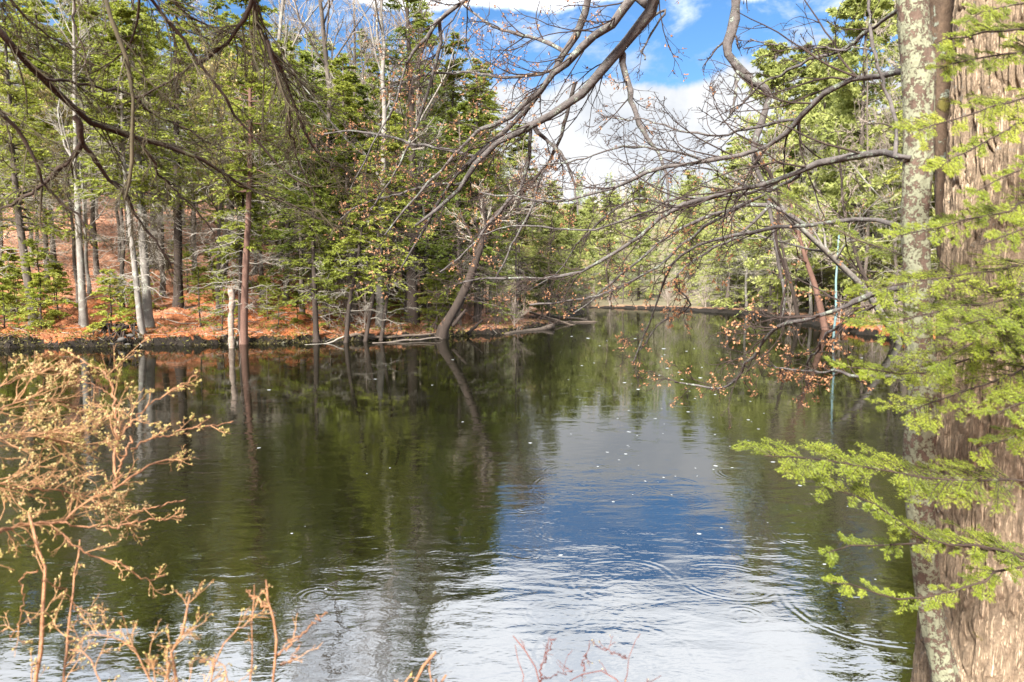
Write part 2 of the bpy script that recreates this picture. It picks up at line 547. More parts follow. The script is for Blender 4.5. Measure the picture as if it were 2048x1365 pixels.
def water_mat():
    m, n = new_mat('pond_water')
    geo = n.new('ShaderNodeNewGeometry')
    P = geo.outputs['Position']
    # small wind ripple, and rings spreading from raindrops (distance to random points)
    mp = n.new('ShaderNodeMapping', {'Vector': P, 'Scale': (0.5, 1.0, 1.0)})
    w1 = n.noise(mp.outputs[0], 9.0, 3.0, 0.5, 0.3)
    w2 = n.noise(mp.outputs[0], 2.0, 2.0, 0.5, 0.4)
    w3 = n.noise(mp.outputs[0], 28.0, 2.0, 0.5, 0.2)
    calm = n.smooth(n.noise(P, 0.35, 3.0, 0.5), 0.36, 0.62, 0.3, 1.0)
    h = n.math('ADD', n.math('MULTIPLY', w1, 0.0072), n.math('MULTIPLY', w2, 0.022))
    h = n.math('ADD', h, n.math('MULTIPLY', w3, 0.0016))
    # open middle and near water is ruffled, the water under the far bank lies sheltered
    yy = n.new('ShaderNodeSeparateXYZ', {0: P}).outputs[1]
    h = n.math('MULTIPLY', h, n.math('MULTIPLY', calm, n.smooth(yy, 4.0, 15.0, 1.3, 0.1)))
    for sc, freq, amp, rmax in ((0.62, 95.0, 0.0008, 0.7), (1.3, 130.0, 0.0006, 0.3), (0.47, 85.0, 0.0008, 0.9), (0.9, 110.0, 0.0006, 0.5)):
        flat = n.new('ShaderNodeVectorMath', {0: P, 1: (1, 1, 0)}, operation='MULTIPLY').outputs[0]
        wob = n.new('ShaderNodeTexNoise', {'Scale': 1.7, 'Detail': 2.0})
        n.t.links.new(P, wob.inputs['Vector'])
        wob = n.new('ShaderNodeVectorMath', {0: wob.outputs[1], 3: 0.10}, operation='SCALE').outputs[0]
        off = n.new('ShaderNodeVectorMath', {0: flat, 1: (sc * 13.7, sc * 5.1, 0)}, operation='ADD').outputs[0]
        off = n.new('ShaderNodeVectorMath', {0: off, 1: wob}, operation='ADD').outputs[0]
        vo = n.new('ShaderNodeTexVoronoi', {'Vector': off, 'Scale': sc, 'Randomness': 1.0}, voronoi_dimensions='2D', feature='F1')
        d = n.math('DIVIDE', vo.outputs['Distance'], sc)
        rnd = n.new('ShaderNodeSeparateXYZ', {0: vo.outputs['Color']}).outputs
        r0 = n.math('MULTIPLY', rnd[0], rmax)
        x = n.math('DIVIDE', n.math('SUBTRACT', d, r0), 0.06)
        env = n.math('POWER', 2.718, n.math('MULTIPLY', n.math('MULTIPLY', x, x), -1.0))
        env = n.math('MULTIPLY', env, n.math('MULTIPLY', n.math('GREATER_THAN', rnd[1], 0.4), n.smooth(n.noise(P, 2.3, 2.0), 0.38, 0.62)))
        ring = n.math('MULTIPLY', n.math('SINE', n.math('MULTIPLY', d, freq)), n.math('MULTIPLY', env, amp))
        h = n.math('ADD', h, ring)
    bp = n.new('ShaderNodeBump', {'Strength': 0.55, 'Distance': 1.0, 'Height': h})
    fr = n.new('ShaderNodeFresnel', {'IOR': 1.33, 'Normal': bp.outputs[0]})
    fac = n.math('ADD', n.math('MULTIPLY', fr.outputs[0], 0.24), 0.275)
    df = n.new('ShaderNodeBsdfDiffuse', {'Color': (0.0035, 0.0034, 0.0015, 1)})
    gl = n.new('ShaderNodeBsdfGlossy', {'Color': (0.97, 0.98, 1.0, 1), 'Roughness': 0.025, 'Normal': bp.outputs[0]})
    mx = n.new('ShaderNodeMixShader', {0: fac, 1: df.outputs[0], 2: gl.outputs[0]})
    finish(n, mx.outputs[0])
    return m


def plain(name, c, rough=0.6, spec=0.3):
    m, n = new_mat(name)
    tc = n.new('ShaderNodeTexCoord')
    a = n.noise(tc.outputs['Object'], 20.0, 3.0)
    col = n.mix(a, tuple(x * 0.8 for x in c), tuple(min(1, x * 1.15) for x in c))
    bs = n.new('ShaderNodeBsdfPrincipled', {'Base Color': col, 'Roughness': rough, 'Specular IOR Level': spec})
    finish(n, bs.outputs[0])
    return m


M_GROUND = ground_mat()
M_WATER = water_mat()
M_POLE = plain('pale_teal_paint', (0.12, 0.19, 0.195), 0.5)
M_FOAM = plain('white_bubbles', (0.22, 0.23, 0.235), 0.2, 0.5)
M_STONE = plain('grey_stone', (0.055, 0.05, 0.045), 0.8)

# ------------------------------------------------------------------ the ground and the pond
SHORE = np.array([(-60, 0.0), (-6, 1.2), (-2, 1.7), (0, 1.9), (1.1, 2.2), (1.6, 3.1), (2.5, 3.9), (4, 4.2), (8, 5), (14, 8), (17, 14), (16.8, 22), (17.3, 28.6),
                  (18, 33.4), (19.7, 43), (21.6, 55), (23, 68), (21, 82), (17, 93), (12, 97), (10, 92), (9.5, 80), (7.0, 64), (4.5, 55), (2.8, 48), (1.5, 42), (0.6, 38.5),
                  (-1, 36), (-3.3, 33.5), (-6, 31), (-10, 29.2), (-16, 28.0), (-21, 27.3), (-30, 26.5), (-60, 25)], float)


def shore_dist(x, y):
    """signed distance to the shoreline, positive on land"""
    x = np.asarray(x, float); y = np.asarray(y, float)
    best = np.full(x.shape, 1e9); inside = np.zeros(x.shape, bool)
    n = len(SHORE)
    for i in range(n):
        a = SHORE[i]; b = SHORE[(i + 1) % n]
        ab = b - a
        t = np.clip(((x - a[0]) * ab[0] + (y - a[1]) * ab[1]) / (ab @ ab), 0, 1)
        best = np.minimum(best, np.hypot(x - a[0] - t * ab[0], y - a[1] - t * ab[1]))
        cond = ((a[1] > y) != (b[1] > y)) & (x < (b[0] - a[0]) * (y - a[1]) / (b[1] - a[1] + 1e-12) + a[0])
        inside ^= cond
    s = np.where(inside, -best, best)
    far = sstep(14, 24, y)
    s = s + far * (1.0 * (fbm(x * 0.45, y * 0.45, 3) - 0.5) + 0.8 * (vnoise(x * 1.7, y * 1.7, 5) - 0.5) + 0.4 * (vnoise(x * 4.3, y * 4.3, 6) - 0.5)) + (1 - far) * 0.3 * (fbm(x * 1.2, y * 1.2, 9) - 0.5)
    return s


def ground_h(x, y):
    x = np.asarray(x, float); y = np.asarray(y, float)
    s = shore_dist(x, y)
    near = 1 - sstep(10, 18, y)
    mud = sstep(44, 52, y) * sstep(-3, 2, x) * (1 - sstep(12, 17, x)) * (1 - sstep(95, 110, y))
    hb = (0.26 + 0.34 * (fbm(x * 0.8, y * 0.8, 21) - 0.4) + 0.22 * (vnoise(x * 2.6, y * 2.6, 23) - 0.5)) * (1 - near) + (0.42 - 0.3 * sstep(0.8, 1.3, x)) * near
    hb = hb * (1 - mud) + 0.1 * mud
    edge = 0.3 + 1.6 * mud
    z = np.where(s < 0, -0.12 - 0.6 * sstep(0, 2.5, -s), -0.12 + (hb + 0.12) * sstep(0, 1, s / edge))
    sp = np.maximum(s, 0)
    left = sstep(1.5, -12, x)
    g = 0.22 + 0.78 * left
    g = g * (1 - near) + 0.06 * near
    rise = 0.09 * sp + 0.25 * np.log1p(np.exp(np.clip((sp - 4.5) / 1.5, -30, 30))) * 1.5
    rise = 22 * np.tanh(rise / 22)
    z = z + g * rise
    z = z + 30 * sstep(120, 260, y) + 14 * sstep(60, 160, np.abs(x)) * sstep(20, 50, y)
    z = z + np.where(s > 0.5, 0.35 * (fbm(x * 0.3, y * 0.3, 31) - 0.5) * sstep(0.5, 3, s) + 0.1 * (fbm(x * 1.5, y * 1.5, 33) - 0.5), 0)
    return z


def gz(x, y):
    return float(ground_h(np.array([x]), np.array([y]))[0])


def build_ground():
    def axis(lo, hi, a, b, fine, grow):
        m = list(np.arange(a, b + 1e-6, fine))
        d = fine; v = b; up = []
        while v < hi:
            d *= grow; v += d; up.append(v)
        d = fine; v = a; dn = []
        while v > lo:
            d *= grow; v -= d; dn.append(v)
        return np.array(dn[::-1] + m + up)
    X = axis(-300, 300, -26, 26, 0.2, 1.07)
    Y = axis(-50, 370, 26, 44, 0.13, 1.05)
    gx, gy = np.meshgrid(X, Y)
    gzv = ground_h(gx, gy)
    s = shore_dist(gx, gy)
    V = np.stack([gx, gy, gzv], -1).reshape(-1, 3)
    nx, ny = len(X), len(Y)
    i = np.arange(nx - 1)[None, :]; j = np.arange(ny - 1)[:, None]
    a = j * nx + i
    q = np.stack([a, a + 1, a + nx + 1, a + nx], -1).reshape(-1, 4)
    me = make_mesh('ground', V, [q], M_GROUND, True)
    # which litter lies where: rusty needles by the left water's edge, pinkish leaves up the slope and on the point
    lit = np.clip(0.15 + 0.75 * sstep(5, 14, s) + 0.7 * sstep(-9, -3, gx) * sstep(20, 30, gy) - 0.8 * sstep(14, 18, gx) * sstep(20, 30, gy) * (1 - sstep(40, 46, gy)), 0, 1)
    soil = np.clip(1 - sstep(0.05, 0.5, s), 0, 1)
    mud = sstep(44, 52, gy) * sstep(-3, 2, gx) * (1 - sstep(12, 17, gx)) * (1 - sstep(95, 110, gy))
    soil = np.maximum(soil, mud * (1 - sstep(2.0, 4.5, s)) * 0.9)
    soil = np.maximum(soil, 0.75 * (1 - sstep(0.6, 3.2, s)) * sstep(3, 9, gx) * sstep(38, 48, gy))
    far = np.maximum(sstep(85, 120, gy), sstep(40, 52, gy) * sstep(2, 8, gx)) * sstep(0.8, 4, s)
    for nm, arr in (('litter', lit), ('soil', soil), ('far', far)):
        at_ = me.attributes.new(nm, 'FLOAT', 'POINT')
        at_.data.foreach_set('value', arr.astype(np.float32).ravel())
    tag(link('ground', me), kind='structure')
    V = np.array([(-62, -2, 0), (62, -2, 0), (62, 105, 0), (-62, 105, 0)], float)
    tag(link('pond_water', make_mesh('pond_water', V, [np.array([[0, 1, 2, 3]])], M_WATER)), kind='structure')


build_ground()


def build_litter():
    """loose dry leaves and moss blades over the bank: nobody could count them"""
    rng = np.random.default_rng(5)
    n = 120000
    d = rng.uniform(27, 60, n) ** 1.0; px = rng.uniform(-150, 1200, n)
    x = (px - 1024) / FPX * d
    s = shore_dist(x, d)
    keep = (s > 0.25) & (rng.uniform(0, 1, n) < np.clip(0.25 + fbm(x * 0.5, d * 0.5, 77) * 0.9, 0, 1))
    x, y = x[keep], d[keep]
    z = ground_h(x, y) + 0.02
    g = Geo()
    m = len(x)
    dv = rand_unit(m, rng) * [1, 1, 0.35]
    nr = unit(rng.standard_normal((m, 3)) * 0.45 + [0, 0, 1])
    ln = rng.uniform(0.06, 0.13, m)
    g.leaves(np.stack([x, y, z], -1), dv, nr, ln, ln * rng.uniform(0.5, 0.8, m))
    tag(g.build('leaf_litter', M_LITTER), kind='stuff')
    # right bank too
    n = 12000
    d = rng.uniform(26, 60, n); x = rng.uniform(16, 34, n)
    s = shore_dist(x, d); k = s > 0.25
    g = Geo(); x, y = x[k], d[k]; m = len(x)
    dv = rand_unit(m, rng) * [1, 1, 0.35]; ln = rng.uniform(0.06, 0.13, m)
    g.leaves(np.stack([x, y, ground_h(x, y) + 0.02], -1), dv, unit(rng.standard_normal((m, 3)) * 0.45 + [0, 0, 1]), ln, ln * 0.65)
    tag(g.build('leaf_litter', M_LITTER), kind='stuff')
    # blades and moss on the lip of the bank
    n = 90000
    d = rng.uniform(26, 46, n); px = rng.uniform(-120, 1120, n); x = (px - 1024) / FPX * d
    s = shore_dist(x, d)
    k = (s > 0.04) & (s < 2.6) & (fbm(x * 0.9, d * 0.9, 41) + rng.uniform(-0.15, 0.15, n) > 0.47)
    x, y = x[k], d[k]; m = len(x)
    g = Geo()
    dv = unit(rng.standard_normal((m, 3)) * 0.7 + [0, -0.35, 0.3])
    ln = rng.uniform(0.06, 0.22, m)
    g.leaves(np.stack([x, y, ground_h(x, y) - 0.01], -1), dv, rand_unit(m, rng), ln, ln * 0.22)
    tag(g.build('bank_moss', M_OLIVE), kind='stuff')
    n = 160000
    d = rng.uniform(26, 46, n); px = rng.uniform(-120, 1120, n); x = (px - 1024) / FPX * d
    s = shore_dist(x, d)
    k = (s > -0.02) & (s < 0.34) & (fbm(x * 1.3, d * 0.3, 43) + rng.uniform(-0.12, 0.12, n) > 0.45)
    x, y = x[k], d[k]; m = len(x)
    g = Geo()
    zz = np.maximum(ground_h(x, y), 0.02) + rng.uniform(0, 0.06, m)
    dv = unit(rng.standard_normal((m, 3)) * 0.6 + [0, -0.7, -0.25])
    ln = rng.uniform(0.06, 0.24, m)
    g.leaves(np.stack([x, y, zz], -1), dv, rand_unit(m, rng), ln, ln * rng.uniform(0.15, 0.4, m))
    tag(g.build('bank_moss', M_LIP), kind='stuff')
    n = 900
    d = rng.uniform(27, 50, n); px = rng.uniform(-120, 1100, n); x = (px - 1024) / FPX * d
    s = shore_dist(x, d); k = s > 0.3
    x, y = x[k], d[k]; m = len(x)
    p0 = np.stack([x, y, ground_h(x, y) + 0.03], -1)
    az = rng.uniform(0, 6.28, m); ln = rng.uniform(0.3, 1.6, m)[:, None]
    dr = np.stack([np.cos(az), np.sin(az), rng.normal(0.05, 0.1, m)], -1)
    p1 = p0 + dr * ln * 0.5 + rng.normal(0, 0.05, (m, 3)); p2 = p0 + dr * ln
    p1[:, 2] = ground_h(p1[:, 0], p1[:, 1]) + 0.04; p2[:, 2] = ground_h(p2[:, 0], p2[:, 1]) + 0.05
    g = Geo(); g.tubes(np.stack([p0, p1, p2], 1), np.array([[0.014, 0.012, 0.005]]) * rng.uniform(0.5, 1.6, (m, 1)), 4)
    tag(g.build('fallen_twigs', M_TWIGG), kind='stuff')
    # fine roots and trailing litter that hang over the lip of the bank
    n = 9000
    d = rng.uniform(26, 46, n); px = rng.uniform(-120, 1120, n); x = (px - 1024) / FPX * d
    s = shore_dist(x, d)
    k = (s > 0.02) & (s < 0.5)
    x, y = x[k], d[k]; m = len(x)
    p0 = np.stack([x, y, ground_h(x, y) + 0.01], -1)
    dr = unit(rng.standard_normal((m, 3)) * [1.2, 0.4, 0.2] + [0, -0.7, -0.4])
    ln = rng.uniform(0.1, 0.5, m)[:, None]
    p1 = p0 + dr * ln * 0.5 + [0, 0, 0.02]; p2 = p1 + (dr + [0, 0, -0.7]) * ln * 0.6
    g = Geo(); g.tubes(np.stack([p0, p1, p2], 1), np.array([[0.016, 0.012, 0.004]]) * rng.uniform(0.4, 1.5, (m, 1)), 4)
    tag(g.build('bank_roots', M_BARKD), kind='stuff')


build_litter()


# ------------------------------------------------------------------ trees
def trunk_line(base, lean, H, r, seed, wob=0.012, K=14):
    rng = np.random.default_rng(seed)
    t = np.linspace(0, 1, K)
    P = np.zeros((K, 3))
    P[:, 0] = base[0] + lean[0] * t * H + np.cumsum(rng.standard_normal(K)) * wob * H * 0.25
    P[:, 1] = base[1] + lean[1] * t * H + np.cumsum(rng.standard_normal(K)) * wob * H * 0.25
    P[:, 2] = base[2] + t * H
    P[:, :2] -= P[0, :2] - np.array(base[:2])
    rad = r * (1 - 0.9 * t) + 0.012
    rad[0] *= 1.35
    rad[1] *= 1.05
    return P, rad


def conifer_parts(root, P, rad, base_f, spread, mats, seed, nb=135, twigs=16, nleaf=15, leaf=(0.1, 0.19), dead=26, droop=0.16, tufts=False, density=1.0, bark_mat=None, sides=9):
    """trunk, crown branches with flat needle sprays, bare dead lower branches - grown along the trunk line P"""
    rng = np.random.default_rng(seed)
    bm_, lm_, dm_ = mats
    K = len(P)
    g = Geo(); g.tubes(P, rad, sides, rough=0.04)
    H = np.linalg.norm(P[-1] - P[0])

    def on_trunk(f):
        ff = np.minimum(f * (K - 1), K - 1.001); i = np.floor(ff).astype(int); w = (ff - i)[:, None]
        return P[i] * (1 - w) + P[i + 1] * w, rad[i] * (1 - w[:, 0]) + rad[i + 1] * w[:, 0]
    f = base_f + (1 - base_f) * rng.uniform(0, 1, nb) ** 0.85 * 0.99
    pos, rr = on_trunk(f)
    q = (f - base_f) / (1 - base_f)
    L = spread * (0.12 + 0.88 * (1 - q) ** 0.75) * rng.uniform(0.45, 1.15, nb)
    az = rng.uniform(0, 2 * math.pi, nb)
    KB = 7
    u = np.linspace(0, 1, KB)[None, :]
    el = rng.uniform(-0.1, 0.35, nb) + 0.35 * q
    rad_d = np.stack([np.cos(az), np.sin(az)], -1)
    B = np.zeros((nb, KB, 3))
    hr = L[:, None] * u
    B[:, :, :2] = pos[:, None, :2] + rad_d[:, None, :] * hr[..., None]
    B[:, :, 2] = pos[:, None, 2] + np.tan(el)[:, None] * hr - droop * (hr ** 2) / np.maximum(L[:, None] * 0.55, 0.4)
    B[:, 1:] += rng.standard_normal((nb, KB - 1, 3)) * 0.03 * L[:, None, None]
    br = np.minimum(rr * 0.45, 0.012 + 0.012 * L)[:, None] * (1 - 0.8 * u)
    g.tubes(B, br, 4)
    g.build('trunk', bark_mat or bm_, root, True)
    # needle sprays
    T, TR = spawn(B, br, twigs, 0.42, ang=(0.6, 1.15), K=5, wig=0.1, up=-0.06, t0=0.12, rr=0.4, taper=0.55, planar=(0, 0, 1), rng=rng)
    keep = rng.uniform(0, 1, len(T)) < density
    T = T[keep]
    c = Geo()
    p, tn = along(T, nleaf, 0.05, 1.0, rng)
    sd = unit(np.cross(tn, [0, 0, 1.0])) * rng.choice([-1, 1], len(p))[:, None]
    dv = unit(tn * 0.7 + sd * rng.uniform(0.2, 1.0, (len(p), 1)) + rng.standard_normal((len(p), 3)) * 0.22 + [0, 0, -0.12])
    if tufts:
        dv = unit(tn * 0.8 + rand_unit(len(p), rng) * 0.9 + [0, 0, 0.2])
    ln = rng.uniform(leaf[0], leaf[1], len(p))
    nr = unit(rng.standard_normal((len(p), 3)) + [0, -0.1, 0.45])
    c.leaves(p, dv, nr, ln, ln * rng.uniform(0.28, 0.45, len(p)))
    p, tn = along(B, 10, 0.3, 1.0, rng)
    dv = unit(tn + rand_unit(len(p), rng) * 0.7)
    c.leaves(p, dv, unit(rng.standard_normal((len(p), 3)) * 0.5 + [0, 0, 1]), leaf[1], leaf[1] * 0.35)
    c.build('crown', lm_, root, False, 'stuff')
    if dead:
        f = rng.uniform(0.12, base_f + 0.25, dead)
        pos, rr = on_trunk(f)
        az = rng.uniform(0, 2 * math.pi, dead)
        L = spread * rng.uniform(0.4, 1.0, dead)
        hr = L[:, None] * u
        D = np.zeros((dead, KB, 3))
        D[:, :, :2] = pos[:, None, :2] + np.stack([np.cos(az), np.sin(az)], -1)[:, None, :] * hr[..., None]
        D[:, :, 2] = pos[:, None, 2] + rng.uniform(-0.1, 0.35, dead)[:, None] * hr - 0.22 * hr ** 2 / L[:, None]
        D[:, 1:] += rng.standard_normal((dead, KB - 1, 3)) * 0.035 * L[:, None, None]
        dr = np.minimum(rr * 0.3, 0.02)[:, None] * (1 - 0.75 * u)
        dg = Geo(); dg.tubes(D, dr, 4)
        T, TR = spawn(D, dr, 9, 0.45, ang=(0.4, 1.1), K=5, wig=0.14, up=-0.05, t0=0.15, rr=0.6, rmin=0.006, rng=rng)
        dg.tubes(T, TR, 3)
        T2, TR2 = spawn(T, TR, 3, 0.5, ang=(0.4, 1.0), K=4, wig=0.15, rr=0.7, rmin=0.005, rng=rng)
        dg.tubes(T2, TR2, 3)
        dg.build('dead_branches', dm_, root, False, 'stuff')


def bare_parts(root, P, rad, seed, bm_, tm_, nlimb=13, l1=0.4, twig_r=0.007, buds=None, bud_n=0, t0=0.35, spreadup=0.12, bud_size=0.03):
    rng = np.random.default_rng(seed)
    g = Geo(); g.tubes(P, rad, 8, rough=0.03)
    L1, R1 = spawn(P, rad, nlimb, l1, ang=(0.45, 0.95), K=8, wig=0.14, up=spreadup, t0=t0, t1=0.97, rr=0.5, tend=0.3, taper=0.55, rng=rng)
    g.tubes(L1, R1, 6)
    g.build('trunk', bm_, root, True)
    t = Geo()
    L2, R2 = spawn(L1, R1, 7, 0.5, ang=(0.4, 0.95), K=6, wig=0.18, up=0.06, t0=0.2, rr=0.55, rmin=twig_r * 1.4, rng=rng)
    t.tubes(L2, R2, 4)
    L3, R3 = spawn(L2, R2, 6, 0.5, ang=(0.35, 0.95), K=5, wig=0.2, up=0.04, t0=0.2, rr=0.6, rmin=twig_r, rng=rng)
    t.tubes(L3, R3, 3)
    L4, R4 = spawn(L3, R3, 3, 0.55, ang=(0.35, 0.9), K=4, wig=0.2, rr=0.8, rmin=twig_r * 0.8, rng=rng)
    t.tubes(L4, R4, 3)
    t.build('twigs', tm_, root, False, 'stuff')
    if bud_n:
        b = Geo()
        p, tn = along(L4, bud_n, 0.3, 1.0, rng)
        b.leaves(p, unit(tn * 0.4 + rand_unit(len(p), rng)), rand_unit(len(p), rng), rng.uniform(0.7, 1.4, len(p)) * bud_size, bud_size * 0.6)
        b.build('buds', buds, root, False, 'stuff')


def px_trunk(pts, d, w0, top, H_extra=0.0):
    """trunk following photo pixels at depth d, starting on the ground; 'top' = world height to carry on to"""
    P = [at(px, py, d) for px, py in pts]
    P = np.array(P)
    b = P[0].copy()
    b[2] = gz(b[0], d) - 0.15
    P[0] = b
    if top > P[-1][2] + 0.5:
        dirv = unit(P[-1] - P[-2])
        dirv = unit(dirv * 0.35 + np.array([0, 0, 0.65]))
        n = 4
        seg = (top - P[-1][2]) / n / dirv[2]
        for k in range(n):
            P = np.vstack([P, P[-1] + dirv * seg + RNG.standard_normal(3) * [0.08, 0.08, 0]])
    z = (P[:, 2] - P[0, 2]) / (P[-1, 2] - P[0, 2])
    r = 0.5 * w0 / FPX * d * (1 - 0.88 * z) + 0.01
    P, r = resample(P, r, 18)
    r[0] *= 1.35; r[1] *= 1.08
    return P, r


HEM = (M_BARK, M_HEM, M_TWIGG)
HEMD = (M_BARK, M_HEMD, M_TWIGG)
PIN = (M_BARK, M_PINE, M_TWIGG)


def local_root(name, label, cat, P, group=None):
    base = P[0].copy()
    base[2] += 0.15
    root = thing(name, label, cat, base, group)
    return root, P - base


# trees of the left bank that the photograph lets one point at: pixel path of the stem, depth, stem width, height, crown
NAMED = [
    # pts, depth, width px, top z, kind, bark, crown base fraction, spread, label
    ([(68, 612), (50, 520), (36, 420), (20, 250)], 31, 17, 15, 'hem', M_BARK, 0.42, 2.6, 'tall grey hemlock leaning outward at the edge of the bank beside the yellow-green saplings'),
    ([(95, 575), (92, 500), (88, 400)], 36, 10, 14, 'hem', M_BARK, 0.4, 2.4, 'thin grey hemlock stem standing behind the yellow-green saplings'),
    ([(166, 612), (161, 520), (155, 400), (150, 230)], 30.5, 15, 16, 'bare', M_BARKP, 0.5, 2.2, 'straight pale grey trunk with smooth bark rising behind the bright green shrub on the bank'),
    ([(284, 662), (272, 560), (258, 430), (246, 300)], 28.6, 12, 14, 'hem', M_BARKP, 0.55, 2.0, 'slim pale leaning trunk with its foot at the very lip of the bank'),
    ([(297, 640), (291, 560), (284, 450), (276, 300)], 30, 18, 16, 'hem', M_BARKP, 0.5, 2.4, 'pinkish grey trunk just behind the slim pale leaning trunk'),
    ([(318, 572), (314, 500), (312, 380)], 41, 28, 17, 'hem', M_BARK, 0.45, 2.8, 'broad grey trunk up the slope behind the pair of pale trunks'),
    ([(356, 600), (356, 500), (355, 380), (352, 260)], 34, 18, 17, 'hem', M_BARKD, 0.42, 2.6, 'dark straight hemlock with bare grey lower branches on the rusty slope'),
    ([(441, 572), (450, 500), (462, 400)], 39, 20, 17, 'hem', M_BARK, 0.42, 2.7, 'grey trunk with a mossy foot behind the reddish tree'),
    ([(486, 662), (490, 560), (497, 420), (501, 250)], 28.9, 15, 15, 'hem', M_BARKR, 0.55, 2.2, 'reddish brown slender conifer with pale dead side branches near the broken birch snag'),
    ([(479, 660), (480, 560), (484, 450)], 29.6, 7, 9, 'hem', M_BARKD, 0.5, 1.3, 'thin dark stem pressed close beside the reddish brown conifer'),
    ([(572, 610), (573, 520), (575, 400)], 36, 13, 15, 'hem', M_BARK, 0.35, 2.6, 'grey stemmed hemlock behind the bright green young hemlock'),
    ([(632, 642), (629, 580), (626, 480)], 30.3, 12, 7.2, 'young', M_BARKD, 0.22, 1.9, 'bright green young hemlock with layered sprays standing on the bank'),
    ([(690, 668), (700, 600), (712, 540), (722, 470)], 29.8, 9, 8, 'young', M_BARKD, 0.35, 1.7, 'small dark stemmed hemlock leaning over the water beside the young bright one'),
    ([(728, 662), (745, 600), (752, 540)], 30.6, 8, 9, 'young', M_BARKD, 0.35, 1.9, 'slim hemlock sapling with a curved stem between two leaning stems'),
    ([(760, 660), (775, 590), (782, 520)], 31.0, 7, 10, 'young', M_BARKD, 0.3, 2.2, 'leafy slim hemlock close to the leaning dark trunk'),
    ([(826, 640), (824, 560), (822, 420)], 36, 24, 19, 'hem', M_BARKD, 0.2, 3.2, 'tallest dark hemlock whose spire stands above the middle of the stand'),
    ([(700, 610), (698, 500), (696, 380)], 38, 18, 13, 'hem', M_BARKD, 0.2, 3.0, 'full dark green hemlock behind the small leaning stems'),
]


def build_named():
    for k, (pts, d, w, top, kind, bm_, bf, sp, label) in enumerate(NAMED):
        P, r = px_trunk(pts, d, w, top)
        name = {'hem': 'hemlock_tree', 'young': 'hemlock_sapling', 'bare': 'bare_tree'}[kind]
        root, L = local_root(name, label, 'tree', P)
        if kind == 'bare':
            bare_parts(root, L, r, 300 + k, bm_, M_TWIGG, 12, 0.3, 0.008)
        elif kind == 'young':
            conifer_parts(root, L, r, bf, sp, HEM, 300 + k, 70, 14, 15, (0.07, 0.13), 10, 0.2, bark_mat=bm_)
        else:
            conifer_parts(root, L, r, max(bf - 0.12, 0.15), sp * 1.15, HEM if bf > 0.3 else HEMD, 300 + k, 115, 14, 13, (0.1, 0.19), 40 if bf > 0.38 else 14, bark_mat=bm_, density=0.85)


build_named()


def leaning_tree():
    P, r = pxline([(880, 668), (915, 610), (938, 560), (958, 505), (978, 450), (1003, 420), (1045, 385), (1085, 340)], 32.6, 31, 21, 7, 20)
    P[0, 2] = min(P[0, 2], gz(P[0, 0], P[0, 1]) - 0.1)
    r[0] *= 1.5; r[1] *= 1.15
    root, L = local_root('leaning_tree', 'thick dark trunk leaning out over the water from the point of the bank', 'tree', P)
    bare_parts(root, L, r, 77, M_BARKD, M_TWIGG, 15, 0.38, 0.009, t0=0.4, spreadup=-0.02, buds=M_BUDRED, bud_n=1, bud_size=0.05)


leaning_tree()

# prototypes, copied over the slopes
PROTO = {}


def proto(key, name, cat, fn, label):
    root = thing(name, label, cat)
    fn(root)
    PROTO[key] = [root, False]


def mk_conifer(H, r, bf, sp, mats, seed, **kw):
    def fn(root):
        P, rad = trunk_line((0, 0, -0.25), (RNG.uniform(-0.02, 0.02), RNG.uniform(-0.02, 0.02)), H, r, seed)
        conifer_parts(root, P, rad, bf, sp, mats, seed, **kw)
    return fn


def mk_bare(H, r, seed, bm_, tm_, **kw):
    def fn(root):
        P, rad = trunk_line((0, 0, -0.25), (RNG.uniform(-0.04, 0.04), RNG.uniform(-0.04, 0.04)), H, r, seed, 0.02)
        bare_parts(root, P, rad, seed, bm_, tm_, **kw)
    return fn


proto('hem1', 'hemlock_tree', 'tree', mk_conifer(15, 0.14, 0.2, 3.4, HEM, 1, density=0.8), '')
proto('hem2', 'hemlock_tree', 'tree', mk_conifer(17, 0.15, 0.3, 3.3, HEM, 2, dead=44, density=0.7), '')
proto('hem3', 'hemlock_tree', 'tree', mk_conifer(13, 0.13, 0.14, 3.4, HEMD, 3, density=0.85), '')
proto('hem4', 'hemlock_tree', 'tree', mk_conifer(16, 0.13, 0.38, 3.0, HEM, 4, dead=50, density=0.6), '')
proto('pine1', 'pine_tree', 'tree', mk_conifer(20, 0.2, 0.06, 5.0, PIN, 5, nb=160, twigs=15, nleaf=16, leaf=(0.16, 0.32), droop=0.08, tufts=True), '')
proto('pine2', 'pine_tree', 'tree', mk_conifer(18, 0.2, 0.1, 4.8, PIN, 6, nb=140, twigs=15, nleaf=16, leaf=(0.16, 0.32), droop=0.05, tufts=True, density=0.9), '')
proto('pine3', 'pine_tree', 'tree', mk_conifer(17, 0.18, 0.06, 4.6, PIN, 7, nb=150, twigs=15, nleaf=16, leaf=(0.14, 0.27), droop=0.16), '')
proto('bare1', 'bare_tree', 'tree', mk_bare(14, 0.095, 8, M_BARK, M_TWIGP), '')
proto('bare2', 'bare_tree', 'tree', mk_bare(12, 0.11, 9, M_BARKP, M_TWIGG, nlimb=15, l1=0.45), '')
proto('bare3', 'budding_tree', 'tree', mk_bare(11, 0.1, 10, M_BARK, M_TWIGP, nlimb=16, buds=M_BUDYEL, bud_n=2, bud_size=0.09), '')
proto('shrub', 'bare_shrub', 'shrub', mk_bare(2.4, 0.03, 12, M_TWIGP, M_TWIGP, nlimb=16, l1=0.6, twig_r=0.005, t0=0.05), '')
proto('sapling', 'leafy_sapling', 'sapling', mk_conifer(2.6, 0.025, 0.12, 1.1, (M_BARKD, M_SAP, M_TWIGG), 13, nb=44, twigs=10, nleaf=10, leaf=(0.07, 0.14), dead=0), '')
